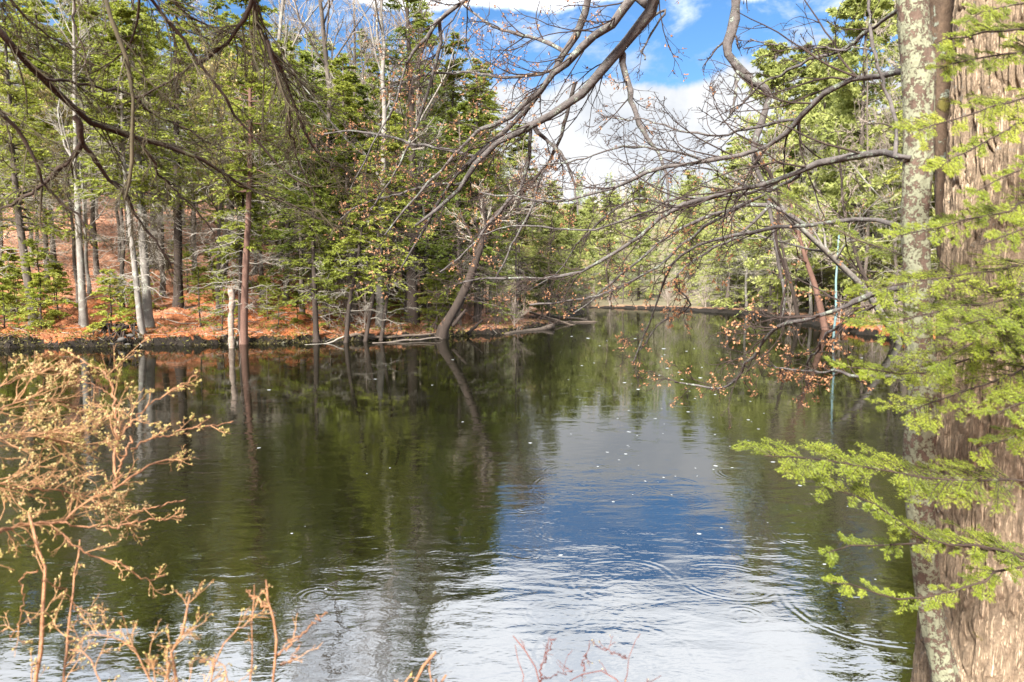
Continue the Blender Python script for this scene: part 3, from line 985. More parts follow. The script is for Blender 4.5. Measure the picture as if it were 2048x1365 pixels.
proto('sapling2', 'hemlock_sapling', 'sapling', mk_conifer(3.4, 0.035, 0.12, 1.3, HEM, 14, nb=44, twigs=11, nleaf=12, leaf=(0.06, 0.11), dead=4), '')


def put(key, x, y, rotz, sc, label, group=None, tilt=(0, 0)):
    rec = PROTO[key]
    loc = (x, y, gz(x, y))
    if not rec[1]:
        rec[1] = True
        o = rec[0]
        o.location = loc
        o.rotation_euler = (tilt[0], tilt[1], rotz)
        o.scale = (sc,) * 3
        tag(o, label, None, group)
        return o
    return copy_thing(rec[0], loc, rotz, sc, label, group, tilt)


def scatter():
    rng = np.random.default_rng(42)
    used = [(at(p[0][0][0], 600, p[1])[0], p[1]) for p in NAMED]

    def free(x, y, md):
        return all((x - a) ** 2 + (y - b) ** 2 > md * md for a, b in used)

    def fill(n, pxr, dr, keys, sc, label, group, md=1.6, smin=1.6, tries=4000, extra=None, limit=None):
        c = 0
        for _ in range(tries):
            if c >= n: break
            d = rng.uniform(*dr); px = rng.uniform(*pxr)
            x = (px - 1024) / FPX * d
            if float(shore_dist(np.array([x]), np.array([d]))[0]) < smin or not free(x, d, md): continue
            used.append((x, d)); c += 1
            k = keys[rng.integers(len(keys))]
            s = rng.uniform(*sc)
            if limit:                       # keep the skyline where the photograph has it
                H = {'hem1': 15, 'hem2': 17, 'hem3': 13, 'hem4': 16, 'pine1': 20, 'pine2': 18, 'pine3': 17, 'bare1': 14, 'bare2': 12, 'bare3': 11}.get(k, 3)
                zmax = CAM[2] + (HOR - limit(px)) / FPX * d - gz(x, d)
                s = min(s, max(zmax, 2.5) / H)
            recs.append((put(k, x, d, rng.uniform(0, 6.28), s, label, group), k, px, label))

    recs = []

    def sky_left(px):
        return np.interp(px, [-200, 0, 60, 180, 330, 420, 560, 620, 720, 770, 860, 940, 1000, 1060, 1110, 1160], [-300, -330, -200, -60, -60, -260, -220, 60, 130, -120, -260, -60, 170, 300, 380, 450])

    def sky_right(px):
        return np.interp(px, [1100, 1200, 1300, 1400, 1450, 1500, 1560, 1640, 1760, 2300], [430, 390, 360, 340, 290, 170, 30, -60, -150, -150])
    fill(27, (-150, 560), (33, 46), ['hem1', 'hem2', 'hem4', 'bare1', 'bare2', 'bare3'], (0.8, 1.1), 'on the rusty slope near', 'trees crowded on the slope of the left bank', 1.9, 3, limit=sky_left)
    fill(46, (-250, 600), (46, 75), ['hem1', 'hem2', 'hem4', 'bare1', 'bare2', 'bare1'], (0.95, 1.3), 'high on the slope behind', 'trees high on the slope behind the left bank', 2.4, 6, limit=sky_left)
    fill(24, (600, 960), (34, 46), ['hem3', 'hem1', 'hem3', 'hem1', 'bare2'], (0.6, 1.1), 'in the dense stand by', 'hemlocks crowded in the middle of the stand', 1.8, 2.4, limit=sky_left)
    fill(30, (600, 1000), (46, 72), ['hem1', 'hem2', 'bare1', 'hem4', 'bare2', 'bare3'], (0.9, 1.25), 'deep in the stand behind', 'trees behind the middle of the stand', 2.4, 5, limit=sky_left)
    fill(9, (960, 1110), (42, 66), ['bare1', 'bare3', 'bare3', 'bare2', 'pine3'], (0.5, 0.95), 'on the point beyond', 'slim trees at the far end of the point', 1.6, 1.2, limit=sky_left)
    fill(10, (1020, 1150), (55, 95), ['pine3', 'bare3', 'pine2'], (0.4, 0.8), 'on the far shore behind', 'trees beyond the end of the point', 2.5, 1.5, limit=lambda p: 410)
    fill(44, (1040, 1470), (100, 150), ['pine1', 'pine2', 'pine3', 'bare1', 'bare3'], (0.7, 1.1), 'far behind the pond by', 'distant trees behind the far end of the pond', 4.0, 2, limit=sky_right)
    fill(24, (1440, 1640), (62, 100), ['pine1', 'pine2', 'pine3', 'bare2', 'bare3'], (0.8, 1.25), 'on the far curve by', 'trees along the far curve of the right shore', 3.0, 1.5, limit=sky_right)
    fill(36, (1520, 1900), (42, 66), ['pine1', 'pine2', 'pine3', 'bare1', 'bare3', 'bare2'], (0.9, 1.4), 'in the right wood behind', 'yellow-green trees of the right bank wood', 3.0, 2.0, limit=sky_right)
    fill(14, (1640, 2150), (33, 46), ['hem4', 'pine2', 'pine3', 'bare1'], (0.9, 1.2), 'in the shaded right bank by', 'trees in the shaded edge of the right bank wood', 2.0, 2.5, limit=sky_right)
    fill(14, (560, 1060), (33, 50), ['bare1', 'bare2', 'bare1'], (0.9, 1.9), 'towering over the hemlocks by', 'tall leafless trees among the hemlocks', 1.4, 2.2, limit=lambda p: -330 if p < 960 else -20)
    # undergrowth
    fill(16, (-60, 300), (28.4, 34), ['sapling', 'sapling', 'sapling2'], (0.7, 1.2), 'at the bank edge under', 'saplings at the far left of the bank', 0.8, 0.6)
    fill(16, (260, 640), (30, 42), ['sapling', 'sapling2'], (0.4, 0.9), 'on the needle floor near', 'saplings on the rusty needle floor', 1.2, 0.8)
    fill(18, (640, 900), (31, 40), ['sapling2', 'sapling2', 'shrub'], (0.6, 1.1), 'fronting the dense stand at', 'seedlings under the middle of the stand', 1.0, 0.6)
    fill(9, (900, 1080), (36, 48), ['shrub', 'shrub', 'sapling2'], (0.6, 1.1), 'on the leafy point near', 'shrubs on the point', 0.9, 0.5)
    fill(44, (1120, 1700), (45, 105), ['shrub', 'shrub', 'bare3', 'sapling2'], (0.9, 2.1), 'along the far waterline by', 'shrubs along the far shore', 1.2, 0.3, limit=lambda p: 520)
    fill(12, (1600, 1860), (30, 44), ['shrub', 'sapling', 'shrub'], (0.6, 1.3), 'on the orange right bank by', 'shrubs on the right bank', 1.0, 0.4)
    kinds = dict(hem1='green hemlock', hem2='tall twiggy hemlock', hem3='dark bushy hemlock', hem4='thin crowned hemlock', pine1='yellow-green pine', pine2='open crowned pine',
                 pine3='drooping green tree', bare1='grey leafless tree', bare2='pale leafless tree', bare3='budding slim tree', shrub='bare twiggy shrub', sapling='yellow-green sapling', sapling2='small green hemlock')
    marks = [(50, 'the outward leaning trunk'), (165, 'the straight pale trunk'), (290, 'the paired pale trunks'), (356, 'the dark straight hemlock'), (490, 'the reddish conifer'), (632, 'the bright young hemlock'),
             (745, 'the curved saplings'), (826, 'the tallest spire'), (905, 'the thick leaning trunk'), (1050, 'the fallen log'), (1140, 'the mud flat'), (1290, 'the open cloud gap'), (1430, 'the cloud edge'),
             (1540, 'the crooked hanging limb'), (1640, 'the tilting brown trunk'), (1690, 'the teal pole'), (1790, 'the long pale leaner'), (1850, 'the lichen covered trunk'), (1960, 'the furrowed trunk')]
    order = 'first second third fourth fifth sixth seventh eighth ninth tenth eleventh twelfth'.split()
    sets = {}
    for o, k, px, where in recs:
        mk = min(marks, key=lambda m: abs(m[0] - px))[1]
        sets.setdefault((where, kinds[k], mk), []).append((px, o))
    for (where, kd, mk), lst in sets.items():
        lst.sort(key=lambda t: t[0])
        for i, (px, o) in enumerate(lst):
            o['label'] = f'{kd} {where} {mk}' + (f', {order[min(i, 11)]} from left' if len(lst) > 1 else '')
    for k, rec in list(PROTO.items()):
        if not rec[1]:
            for ch in list(rec[0].children): bpy.data.objects.remove(ch)
            bpy.data.objects.remove(rec[0])


scatter()


def distant_woods():
    """woods on the far hill that read as one mass"""
    rng = np.random.default_rng(77)
    for name, mt, n, kind in (('distant_woods', M_FARG, 700, 0), ('distant_woods', M_FARP, 600, 1)):
        d = rng.uniform(112, 300, n); px = rng.uniform(-900, 2900, n)
        x = (px - 1024) / FPX * d
        y = d
        H = rng.uniform(7, 14, n); Wd = H * rng.uniform(0.16, 0.3, n)
        base = np.stack([x, y, ground_h(x, y)], -1)
        g = Geo()
        top = base + np.stack([rng.normal(0, 0.4, n), rng.normal(0, 0.4, n), H], -1)
        g.tubes(np.stack([base, (base + top) / 2, top], 1), np.array([[0.16, 0.1, 0.02]]) * np.ones((n, 1)), 4)
        m = 150
        idx = np.repeat(np.arange(n), m)
        f = rng.uniform(0.12, 1, len(idx))
        rr = Wd[idx] * (1 - f if kind == 0 else np.sin(np.clip(f, 0.2, 1) * 3.0)) * np.sqrt(rng.uniform(0.05, 1, len(idx))) + 0.15
        az = rng.uniform(0, 6.28, len(idx))
        p = base[idx] + np.stack([np.cos(az) * rr, np.sin(az) * rr, f * H[idx]], -1)
        dv = np.stack([np.cos(az), np.sin(az), rng.uniform(-0.4, 0.3, len(idx)) if kind == 0 else rng.uniform(0.3, 1.6, len(idx))], -1)
        ln = rng.uniform(0.5, 1.1, len(idx))
        g.leaves(p, dv + rng.standard_normal(dv.shape) * 0.3, rand_unit(len(idx), rng), ln, ln * (0.42 if kind == 0 else 0.1))
        tag(g.build(name, mt), kind='stuff')


distant_woods()


def right_bank_leaners():
    P, r = pxline([(1802, 690), (1770, 640), (1730, 580), (1680, 530), (1640, 492), (1600, 455), (1560, 412), (1530, 380), (1495, 335)], 29.5, 25, 15, 5, 20)
    P[0, 2] = min(P[0, 2], gz(P[0, 0], P[0, 1]) - 0.1)
    root, L = local_root('leaning_tree', 'long pale trunk leaning low over the water from the orange right bank', 'tree', P)
    bare_parts(root, L, r, 91, M_BARKP, M_TWIGG, 12, 0.45, 0.008, t0=0.35, spreadup=-0.03, buds=M_BUDRED, bud_n=1, bud_size=0.05)
    for k, (pts, d, w, lab) in enumerate([
        ([(1655, 640), (1632, 580), (1612, 520), (1598, 470), (1575, 380)], 40, 14, 'brown trunk tilting toward the pond on the right bank next to the teal pole'),
        ([(1602, 632), (1585, 580), (1572, 530), (1560, 470)], 47, 9, 'thin dark trunk tilting toward the pond beyond the brown one'),
        ([(1795, 668), (1768, 610), (1740, 575), (1715, 520), (1690, 430)], 31, 10, 'dark forked trunk crossing the long pale leaning trunk')]):
        P, r = px_trunk(pts, d, w, 9)
        root, L = local_root('bare_tree', lab, 'tree', P)
        bare_parts(root, L, r, 95 + k, M_BARKR if k == 0 else M_BARKD, M_TWIGP, 10, 0.32, 0.008)


right_bank_leaners()


# ------------------------------------------------------------------ things in and by the water on the far side
def waterside():
    # broken birch snag standing in the water
    P, r = pxline([(465, 706), (463, 680), (462, 640), (464, 600), (461, 580)], 26.9, 26.9, 12, 10, 16)
    P[0, 2] = -0.5
    root = thing('birch_snag', 'broken pale birch snag standing upright in the water at the bank', 'snag', (P[0, 0], P[0, 1], -0.5))
    L = P - np.array([P[0, 0], P[0, 1], -0.5])
    r = r * (1 + 0.12 * RNG.standard_normal(len(r)))
    g = Geo(); g.tubes(L, r, 10, rough=0.06)
    top = L[-1]
    for k in range(7):
        a = k * 0.9
        b = top + np.array([math.cos(a), math.sin(a), 0]) * r[-1] * 0.8
        g.tubes(np.array([b - [0, 0, 0.1], b + [0, 0, RNG.uniform(0.02, 0.25)]]), np.array([0.04, 0.006]), 4)
    g.build('trunk', M_SNAG, root, False)
    b = Geo()
    for z, dx, l in ((1.25, 0.12, 0.55), (2.3, 0.1, 0.1)):
        q = np.array([L[-1] * [1, 1, 0] + [0.05, -0.05, z], [0.2 + dx, -0.15, z + 0.1 - l * 0.2], [0.3 + dx, -0.2, z - l]])
        q, qr = resample(q, np.array([0.02, 0.015, 0.006]), 6)
        b.tubes(q, qr, 5)
    b.build('broken_branches', M_SNAG, root, False)
    # thin teal pole
    P, r = pxline([(1667, 680), (1671, 600), (1678, 470)], 31.5, 31.5, 5.5, 3.2, 8, 0.02)
    P[0, 2] = -0.4
    g = Geo(); g.tubes(P, r, 10, True)
    o = g.build('pole', M_POLE, None, True)
    tag(o, 'thin pale teal pole standing upright in the water off the right bank', 'pole')
    # logs and sticks
    logs = [([(1012, 679), (1050, 671), (1105, 653)], 36.0, 41, 9, 12, M_LOG, 'pale fallen log lying half in the water off the point'),
            ([(1080, 640), (1130, 646), (1192, 645)], 50, 50, 8, 5, M_LOG, 'grey driftwood log on the mud flat past the point'),
            ([(1095, 633), (1130, 636), (1175, 640)], 53, 52, 7, 4, M_BARK, 'brown driftwood stick lying above the grey driftwood log'),
            ([(1060, 625), (1110, 640), (1150, 652)], 48, 46, 5, 3, M_LOG, 'thin pale stick slanting from the point down to the mud'),
            ([(700, 672), (780, 675), (870, 668)], 30.6, 32, 7, 4, M_LOG, 'thin grey log lying along the waterline below the curved saplings'),
            ([(745, 690), (810, 682), (880, 676)], 29.5, 31.5, 5, 3, M_BARK, 'wet brown stick floating beside the thin grey log'),
            ([(905, 652), (918, 636), (932, 620)], 33.5, 34, 9, 5, M_BARKD, 'dark broken stub leaning at the foot of the leaning trunk'),
            ([(935, 668), (950, 655), (965, 640)], 33.8, 34.2, 8, 4, M_BARKD, 'second dark stub tilted over the water past the leaning trunk'),
            ([(610, 700), (650, 690), (690, 672)], 28.6, 29.8, 4, 3, M_TWIGG, 'pale crooked stick dipping into the water under the young hemlock')]
    for pts, d0, d1, w0, w1, m, lab in logs:
        P, r = pxline(pts, d0, d1, w0, w1, 10, 0.015)
        for i in range(len(P)):
            P[i, 2] = max(P[i, 2], gz(P[i, 0], P[i, 1]) + r[i] * 0.4) if gz(P[i, 0], P[i, 1]) > 0 else max(P[i, 2], -0.03)
        g = Geo(); g.tubes(P, r, 9, True, 0.05)
        st, sr = spawn(P, r, 3, 0.2, K=4, rr=0.45, t0=0.3)
        g.tubes(st, sr, 5)
        tag(g.build('fallen_log' if w0 > 6.5 else 'stick', m), lab, 'log' if w0 > 6.5 else 'stick')
    # exposed root plate with stones
    root = thing('root_mass', 'dark tangle of exposed roots under the bank by the slim pale leaning trunk', 'roots', at(232, 672, 28.3))
    g = Geo()
    A = np.zeros((26, 3, 3))
    A[:, 0] = RNG.uniform(-0.7, 0.7, (26, 3)) * [1, 0.3, 0.1] + [0, 0.35, 0.4]
    A[:, 1] = A[:, 0] + RNG.uniform(-0.3, 0.3, (26, 3)) * [1, 0.4, 0.4] + [0, -0.3, -0.1]
    A[:, 2] = A[:, 1] + RNG.uniform(-0.5, 0.5, (26, 3)) * [1, 0.3, 0.3] + [0, -0.15, -0.45]
    for q in A:
        q2, r2 = resample(q, np.array([0.06, 0.04, 0.012]), 7)
        g.tubes(q2, r2, 5)
    g.build('roots', M_BARKD, root)
    for k, (px, py, s) in enumerate([(244, 680, 0.2), (262, 672, 0.16), (256, 690, 0.13), (222, 690, 0.15)]):
        n, m = 10, 7
        th = np.linspace(0, 2 * math.pi, n, endpoint=False); ph = np.linspace(0.05, math.pi - 0.05, m)
        V = np.array([[math.sin(p) * math.cos(t), math.sin(p) * math.sin(t) * 0.8, math.cos(p) * 0.5] for p in ph for t in th])
        V *= s * (1 + 0.15 * RNG.standard_normal((len(V), 1)))
        F = np.array([[i * n + j, i * n + (j + 1) % n, (i + 1) * n + (j + 1) % n, (i + 1) * n + j] for i in range(m - 1) for j in range(n)])
        o = link('stone', make_mesh('stone', V, [F], M_STONE, True), None, at(px, py, 28.0))
        tag(o, ['flat grey stone at the foot of the exposed roots', 'smaller grey stone beside the slim pale leaning trunk', 'lowest wet stone at the waterline under the roots', 'grey stone at the dark end of the exposed roots'][k], 'stone')


waterside()


def bubbles():
    rng = np.random.default_rng(8)
    n, m = 10, 3
    V = [(0, 0, 0.35)]
    for i in range(1, m + 1):
        a = i / m * math.pi / 2
        for j in range(n):
            t = 2 * math.pi * j / n
            V.append((math.sin(a) * math.cos(t), math.sin(a) * math.sin(t), 0.35 * math.cos(a)))
    F3 = [(0, 1 + j, 1 + (j + 1) % n) for j in range(n)]
    F4 = [(1 + i * n + j, 1 + (i + 1) * n + j, 1 + (i + 1) * n + (j + 1) % n, 1 + i * n + (j + 1) % n) for i in range(m - 1) for j in range(n)]
    me = make_mesh('foam_bubble', np.array(V), [np.array(F4), np.array(F3)], M_FOAM, True)
    spots = []
    while len(spots) < 120:
        if rng.uniform() < 0.72:
            py = rng.uniform(672, 1000); px = 1300 + rng.normal(0, 95) + (py - 700) * 0.32
            if py > 900 and rng.uniform() < 0.5: continue
        else:
            py = rng.uniform(690, 1200); px = rng.uniform(500, 1780)
        if px > 1800 or px < 300: continue
        spots.append((px, py))
    for px, py in spots:
        d = 2.2 / max((py - HOR) / FPX, 0.03)
        p = at(px, py, d * 0.999)
        o = link('foam_bubble', me, None, (p[0], p[1], 0.0015))
        s = rng.uniform(0.4, 1.0) ** 2 * 4.2 / FPX * p[1]
        o.scale = (s * rng.uniform(1, 1.6), s, s * 0.5)
        o.rotation_euler = (0, 0, rng.uniform(0, 3))
        tag(o, 'small white rain bubble floating on the dark pond', 'bubble', 'rain bubbles floating on the pond')


bubbles()


# ------------------------------------------------------------------ the two big trunks at the right and their limbs
def limb(root, pts, d0, d1, w0, w1, mat_=None, twig_mat=None, n1=9, l1=0.35, n2=5, n3=3, up=0.0, bias=None, buds=None, nb=0, bud=0.02, K=22, ang=(0.45, 1.05), wig=0.2, minr=0.0028, t0=0.12, jit=0.006, budp=0.5, sub=0.5, off=None, curl=0.13):
    """one branch of a tree (part) with its finer twigs and buds (sub-parts)"""
    P, r = pxline(pts, d0, d1, w0, w1, K, jit)
    o_ = np.array(off if off is not None else root.location)
    P = P - o_
    g = Geo(); g.tubes(P, r * (1 + 0.12 * RNG.standard_normal(len(r)).clip(-1, 1.5)), 9, rough=0.06)
    br = g.build('branch', mat_ or M_LIMB, root, True)
    t = Geo()
    if n1:
        A, Ar = spawn(P, r, n1, l1, ang=ang, K=10, wig=wig * 0.6, up=up, t0=t0, rr=0.42, tend=0.35, bias=bias, rmin=minr * 1.5, rmax=minr * 3.2, curl=curl)
        t.tubes(A, Ar, 5)
        last = A
        if n2:
            B, Br = spawn(A, Ar, n2, sub, ang=ang, K=8, wig=wig * 0.6, up=up, t0=0.15, rr=0.6, curl=curl, bias=None if bias is None else np.array(bias) * 0.5, rmin=minr * 1.25)
            t.tubes(B, Br, 4); last = np.concatenate([B]);
            if n3:
                C, Cr = spawn(B, Br, n3, 0.5, ang=ang, K=6, wig=wig * 0.6, curl=curl, up=up, t0=0.2, rr=0.7, rmin=minr)
                t.tubes(C, Cr, 3); last = C
        t.build('twigs', twig_mat or M_TWIGD, br, False, 'stuff')
        if buds and nb:
            b = Geo()
            sel = last[RNG.uniform(0, 1, len(last)) < budp]
            p, tn = along(sel, nb, 0.45, 1.0)
            # each cluster is a few small scales
            for _ in range(4):
                b.leaves(p + RNG.standard_normal(p.shape) * bud * 0.3, unit(tn * 0.5 + rand_unit(len(p))), rand_unit(len(p)), bud * RNG.uniform(0.6, 1.2, len(p)), bud * 0.6)
            b.build('buds', buds, br, False, 'stuff')
    return br


def furrowed_trunk(root):
    """old trunk: real furrows cut into the mesh"""
    nu = 430
    zs = np.concatenate([np.linspace(-0.25, 3.9, 520), np.linspace(3.95, 9, 40)])
    th = np.linspace(0, 2 * math.pi, nu, endpoint=False)
    T, Z = np.meshgrid(th, zs)
    Rb = 0.335 + 0.03 * np.exp(-np.maximum(Z, 0) / 0.3) - 0.008 * Z
    lob = 1 + 0.05 * np.cos(3 * T + 0.6) * np.exp(-Z / 1.2) + 0.02 * np.cos(2 * T + Z)
    u = T / (2 * math.pi) * 48                    # periodic across 48 cells
    def per(uu, vv, period, seed):
        a = vnoise(uu, vv, seed); b = vnoise(uu - period, vv, seed); w = uu / period
        return a * (1 - w) + b * w
    warp = (per(u * 0.5, Z * 3.2, 24, 4) - 0.5) * 2.2 + (per(u, Z * 9, 48, 5) - 0.5) * 0.9
    uw = u + warp
    n1 = vnoise(uw * 1.25, Z * 3.6, 1)
    n2 = vnoise(uw * 2.5 + 9, Z * 8.0, 2)
    f1 = np.exp(-((n1 - 0.5) / 0.085) ** 2)
    f2 = np.exp(-((n2 - 0.5) / 0.09) ** 2)
    fur = np.clip(f1 + 0.6 * f2, 0, 1.25)
    fine = vnoise(u * 5, Z * 40, 7) - 0.5
    flat = vnoise(u * 2.4, Z * 14, 8) - 0.5
    d = -0.024 * fur + 0.006 * fine + 0.008 * flat
    rad = Rb * lob + d
    V = np.stack([np.cos(T) * rad + 0.02 * np.sin(Z * 0.7), np.sin(T) * rad, Z], -1).reshape(-1, 3)
    i = np.arange(nu)[None, :]; j = np.arange(len(zs) - 1)[:, None]
    i2 = (i + 1) % nu
    q = np.stack([j * nu + i, j * nu + i2, (j + 1) * nu + i2, (j + 1) * nu + i], -1).reshape(-1, 4)
    link('trunk', make_mesh('trunk', V, [q], M_BIG, True), root)


def lichen_trunk(root, P, r):
    P, r = resample(P, r, 160)
    n = 56
    th = np.linspace(0, 2 * math.pi, n, endpoint=False)
    T, S = np.meshgrid(th, np.arange(len(P)) / 160 * 6.0)
    cx, cy = np.cos(T), np.sin(T)
    lump = 0.10 * (fbm(cx * 1.6 + 7, S * 2.2 + cy * 1.6, 3) - 0.5) + 0.10 * (vnoise(cx * 4 + 3, S * 7 + cy * 4, 5) - 0.5) + 0.05 * (vnoise(cx * 9 + 3, S * 16 + cy * 9, 6) - 0.5)
    rad = r[:, None] * (1 + lump * 1.5)
    V = np.stack([P[:, None, 0] + cx * rad, P[:, None, 1] + cy * rad, np.repeat(P[:, 2][:, None], n, 1)], -1).reshape(-1, 3)
    i = np.arange(n)[None, :]; j = np.arange(len(P) - 1)[:, None]; i2 = (i + 1) % n
    q = np.stack([j * n + i, j * n + i2, (j + 1) * n + i2, (j + 1) * n + i], -1).reshape(-1, 4)
    link('trunk', make_mesh('trunk', V, [q], M_LICHEN, True), root)


def right_trees():
    bx, by = 2.26, 3.05
    bz = gz(bx, by)
    old = thing('old_tree', 'massive old tree with deeply furrowed brown bark at the right edge', 'tree', (bx, by, bz))
    furrowed_trunk(old)
    # second, dark mossy stem that forks off behind
    P, r = pxline([(1898, 620), (1890, 330), (1884, 150), (1880, 0), (1876, -150)], 3.35, 3.5, 34, 46, 24)
    g = Geo(); g.tubes(P - np.array(old.location), r, 16, rough=0.06)
    g.build('mossy_stem', M_MOSSY, old, True)
    B = dict(buds=M_BUDRED, nb=1, bud=0.024, budp=0.45)
    # limbs that come in from above over the pond and fan out to the left
    hub = (bx - 0.1, by, bz + 5.3)
    limbs = [
        ([(1985, -640), (1690, -420), (1500, -260), (1340, -90), (1303, 20), (1240, 100), (1160, 190), (1070, 250), (1010, 272), (960, 318), (930, 366), (880, 415), (830, 452)], [(0, 3.15), (1, 3.8), (2, 4.9), (3, 5.4), (4, 5.6), (5, 5.75), (12, 6.4)], 6.4, 28, 5, dict(n1=20, l1=0.22)),
        ([(1303, 20), (1195, -60), (1172, 30), (1128, 105), (1092, 168), (1060, 212), (1000, 272), (930, 330), (900, 368), (860, 440), (838, 476), (800, 540)], 5.6, 6.6, 17, 3, dict(n1=22, l1=0.25)),
        ([(1340, -90), (1258, 0), (1215, 58), (1170, 86), (1140, 122), (1108, 142), (1070, 192), (1010, 242), (955, 262), (900, 322), (830, 396), (770, 470)], 5.4, 6.3, 19, 3, dict(n1=22, l1=0.25)),
        ([(1240, 98), (1254, 160), (1270, 222), (1296, 278), (1320, 312), (1338, 380), (1330, 440)], 5.8, 5.6, 14, 3.5, dict(n1=8, l1=0.3)),
        ([(1190, -30), (1090, -75), (1010, -50), (931, 2), (878, 42), (852, 76), (826, 106), (812, 132), (790, 200), (745, 290), (700, 380)], 6.0, 6.4, 10, 2.5, dict(n1=20, l1=0.32)),
        ([(878, 42), (881, 82), (868, 140), (848, 205), (832, 255), (800, 330), (740, 420)], 6.2, 6.5, 8, 3, dict(n1=12, l1=0.4)),
        ([(1060, 252), (1056, 330), (1034, 385), (985, 440), (945, 490), (880, 545)], 6.1, 6.5, 9, 3, dict(n1=10, l1=0.4)),
        ([(1064, 252), (1100, 288), (1126, 312), (1150, 376), (1156, 430)], 6.1, 5.9, 9, 3, dict(n1=9, l1=0.5)),
        ([(1112, 140), (1060, 152), (1000, 154), (930, 146), (850, 152), (760, 180)], 6.1, 6.6, 7, 2.5, dict(n1=12, l1=0.35)),
        ([(1128, 105), (1080, 80), (1010, 62), (950, 30), (900, -20)], 6.0, 6.6, 8, 3, dict(n1=12, l1=0.4)),
        ([(1150, 165), (1135, 220), (1120, 280), (1085, 345), (1060, 420), (1020, 500), (990, 560)], 6.0, 6.4, 8, 3, dict(n1=11, l1=0.38)),
        ([(1360, -60), (1290, 40), (1330, 20), (1290, 90), (1290, 120)], 6.0, 5.6, 6, 3, dict(n1=4, l1=0.4, nb=0)),
        ([(960, 318), (900, 300), (830, 290), (760, 270), (700, 262), (640, 270)], 6.3, 6.8, 7, 2.5, dict(n1=14, l1=0.35)),
        ([(930, 366), (860, 372), (790, 390), (720, 410), (680, 440)], 6.3, 6.8, 6, 2.5, dict(n1=12, l1=0.4)),
    ]
    for pts, d0, d1, w0, w1, kw in limbs:
        a = dict(B); a.update(dict(bias=(-0.35, 0, -0.12), n2=6, n3=3, minr=0.0020)); a.update(kw)
        limb(old, pts, d0, d1, w0, w1, **a)
    # crooked dead limb hanging from above
    limb(old, [(1520, -275), (1490, -150), (1474, -40), (1469, 40), (1455, 100), (1476, 136), (1510, 164), (1541, 190), (1526, 232), (1511, 282), (1506, 302), (1516, 346), (1536, 384), (1541, 430), (1560, 540), (1571, 600), (1560, 640)], 4.9, 5.0, 21, 4, mat_=M_LIMB, n1=9, l1=0.14, n2=4, n3=2, K=40, jit=0.004, bias=(-0.2, 0, -0.3))
    limb(old, [(1474, 136), (1474, 180), (1460, 236)], 4.93, 4.9, 8, 4, n1=2, l1=0.5, n2=2, n3=0)
    limb(old, [(1508, 300), (1540, 350), (1560, 400), (1552, 470), (1572, 560), (1556, 640)], 4.9, 5.0, 7, 4, mat_=M_TWIGD, n1=5, l1=0.3, n2=3, n3=2)

    # slim lichen covered trunk in front of the old tree
    cl = [(1822, -420, 50), (1824, -40, 54), (1828, 60, 56), (1836, 140, 60), (1838, 250, 52), (1835, 350, 50), (1830, 450, 48), (1834, 550, 48), (1836, 650, 50), (1842, 710, 52), (1850, 770, 54), (1846, 830, 56),
          (1838, 900, 56), (1840, 1000, 54), (1850, 1130, 48), (1866, 1250, 47), (1890, 1365, 52), (1915, 1480, 62)]
    P = np.array([at(x, y, 2.75) for x, y, w in cl])[::-1]; r = np.array([w for *_, w in cl])[::-1] * 0.5 / FPX * 2.75
    base = P[0].copy(); base[2] = gz(base[0], base[1])
    P[0, 2] = min(P[0, 2], base[2] - 0.1)
    slim = thing('lichen_tree', 'slim tree spotted with pale green lichen standing in front of the old trunk', 'tree', base)
    lichen_trunk(slim, P - base, r)
    A = dict(bias=(-0.25, 0, -0.05), n2=5, n3=3, minr=0.0017)
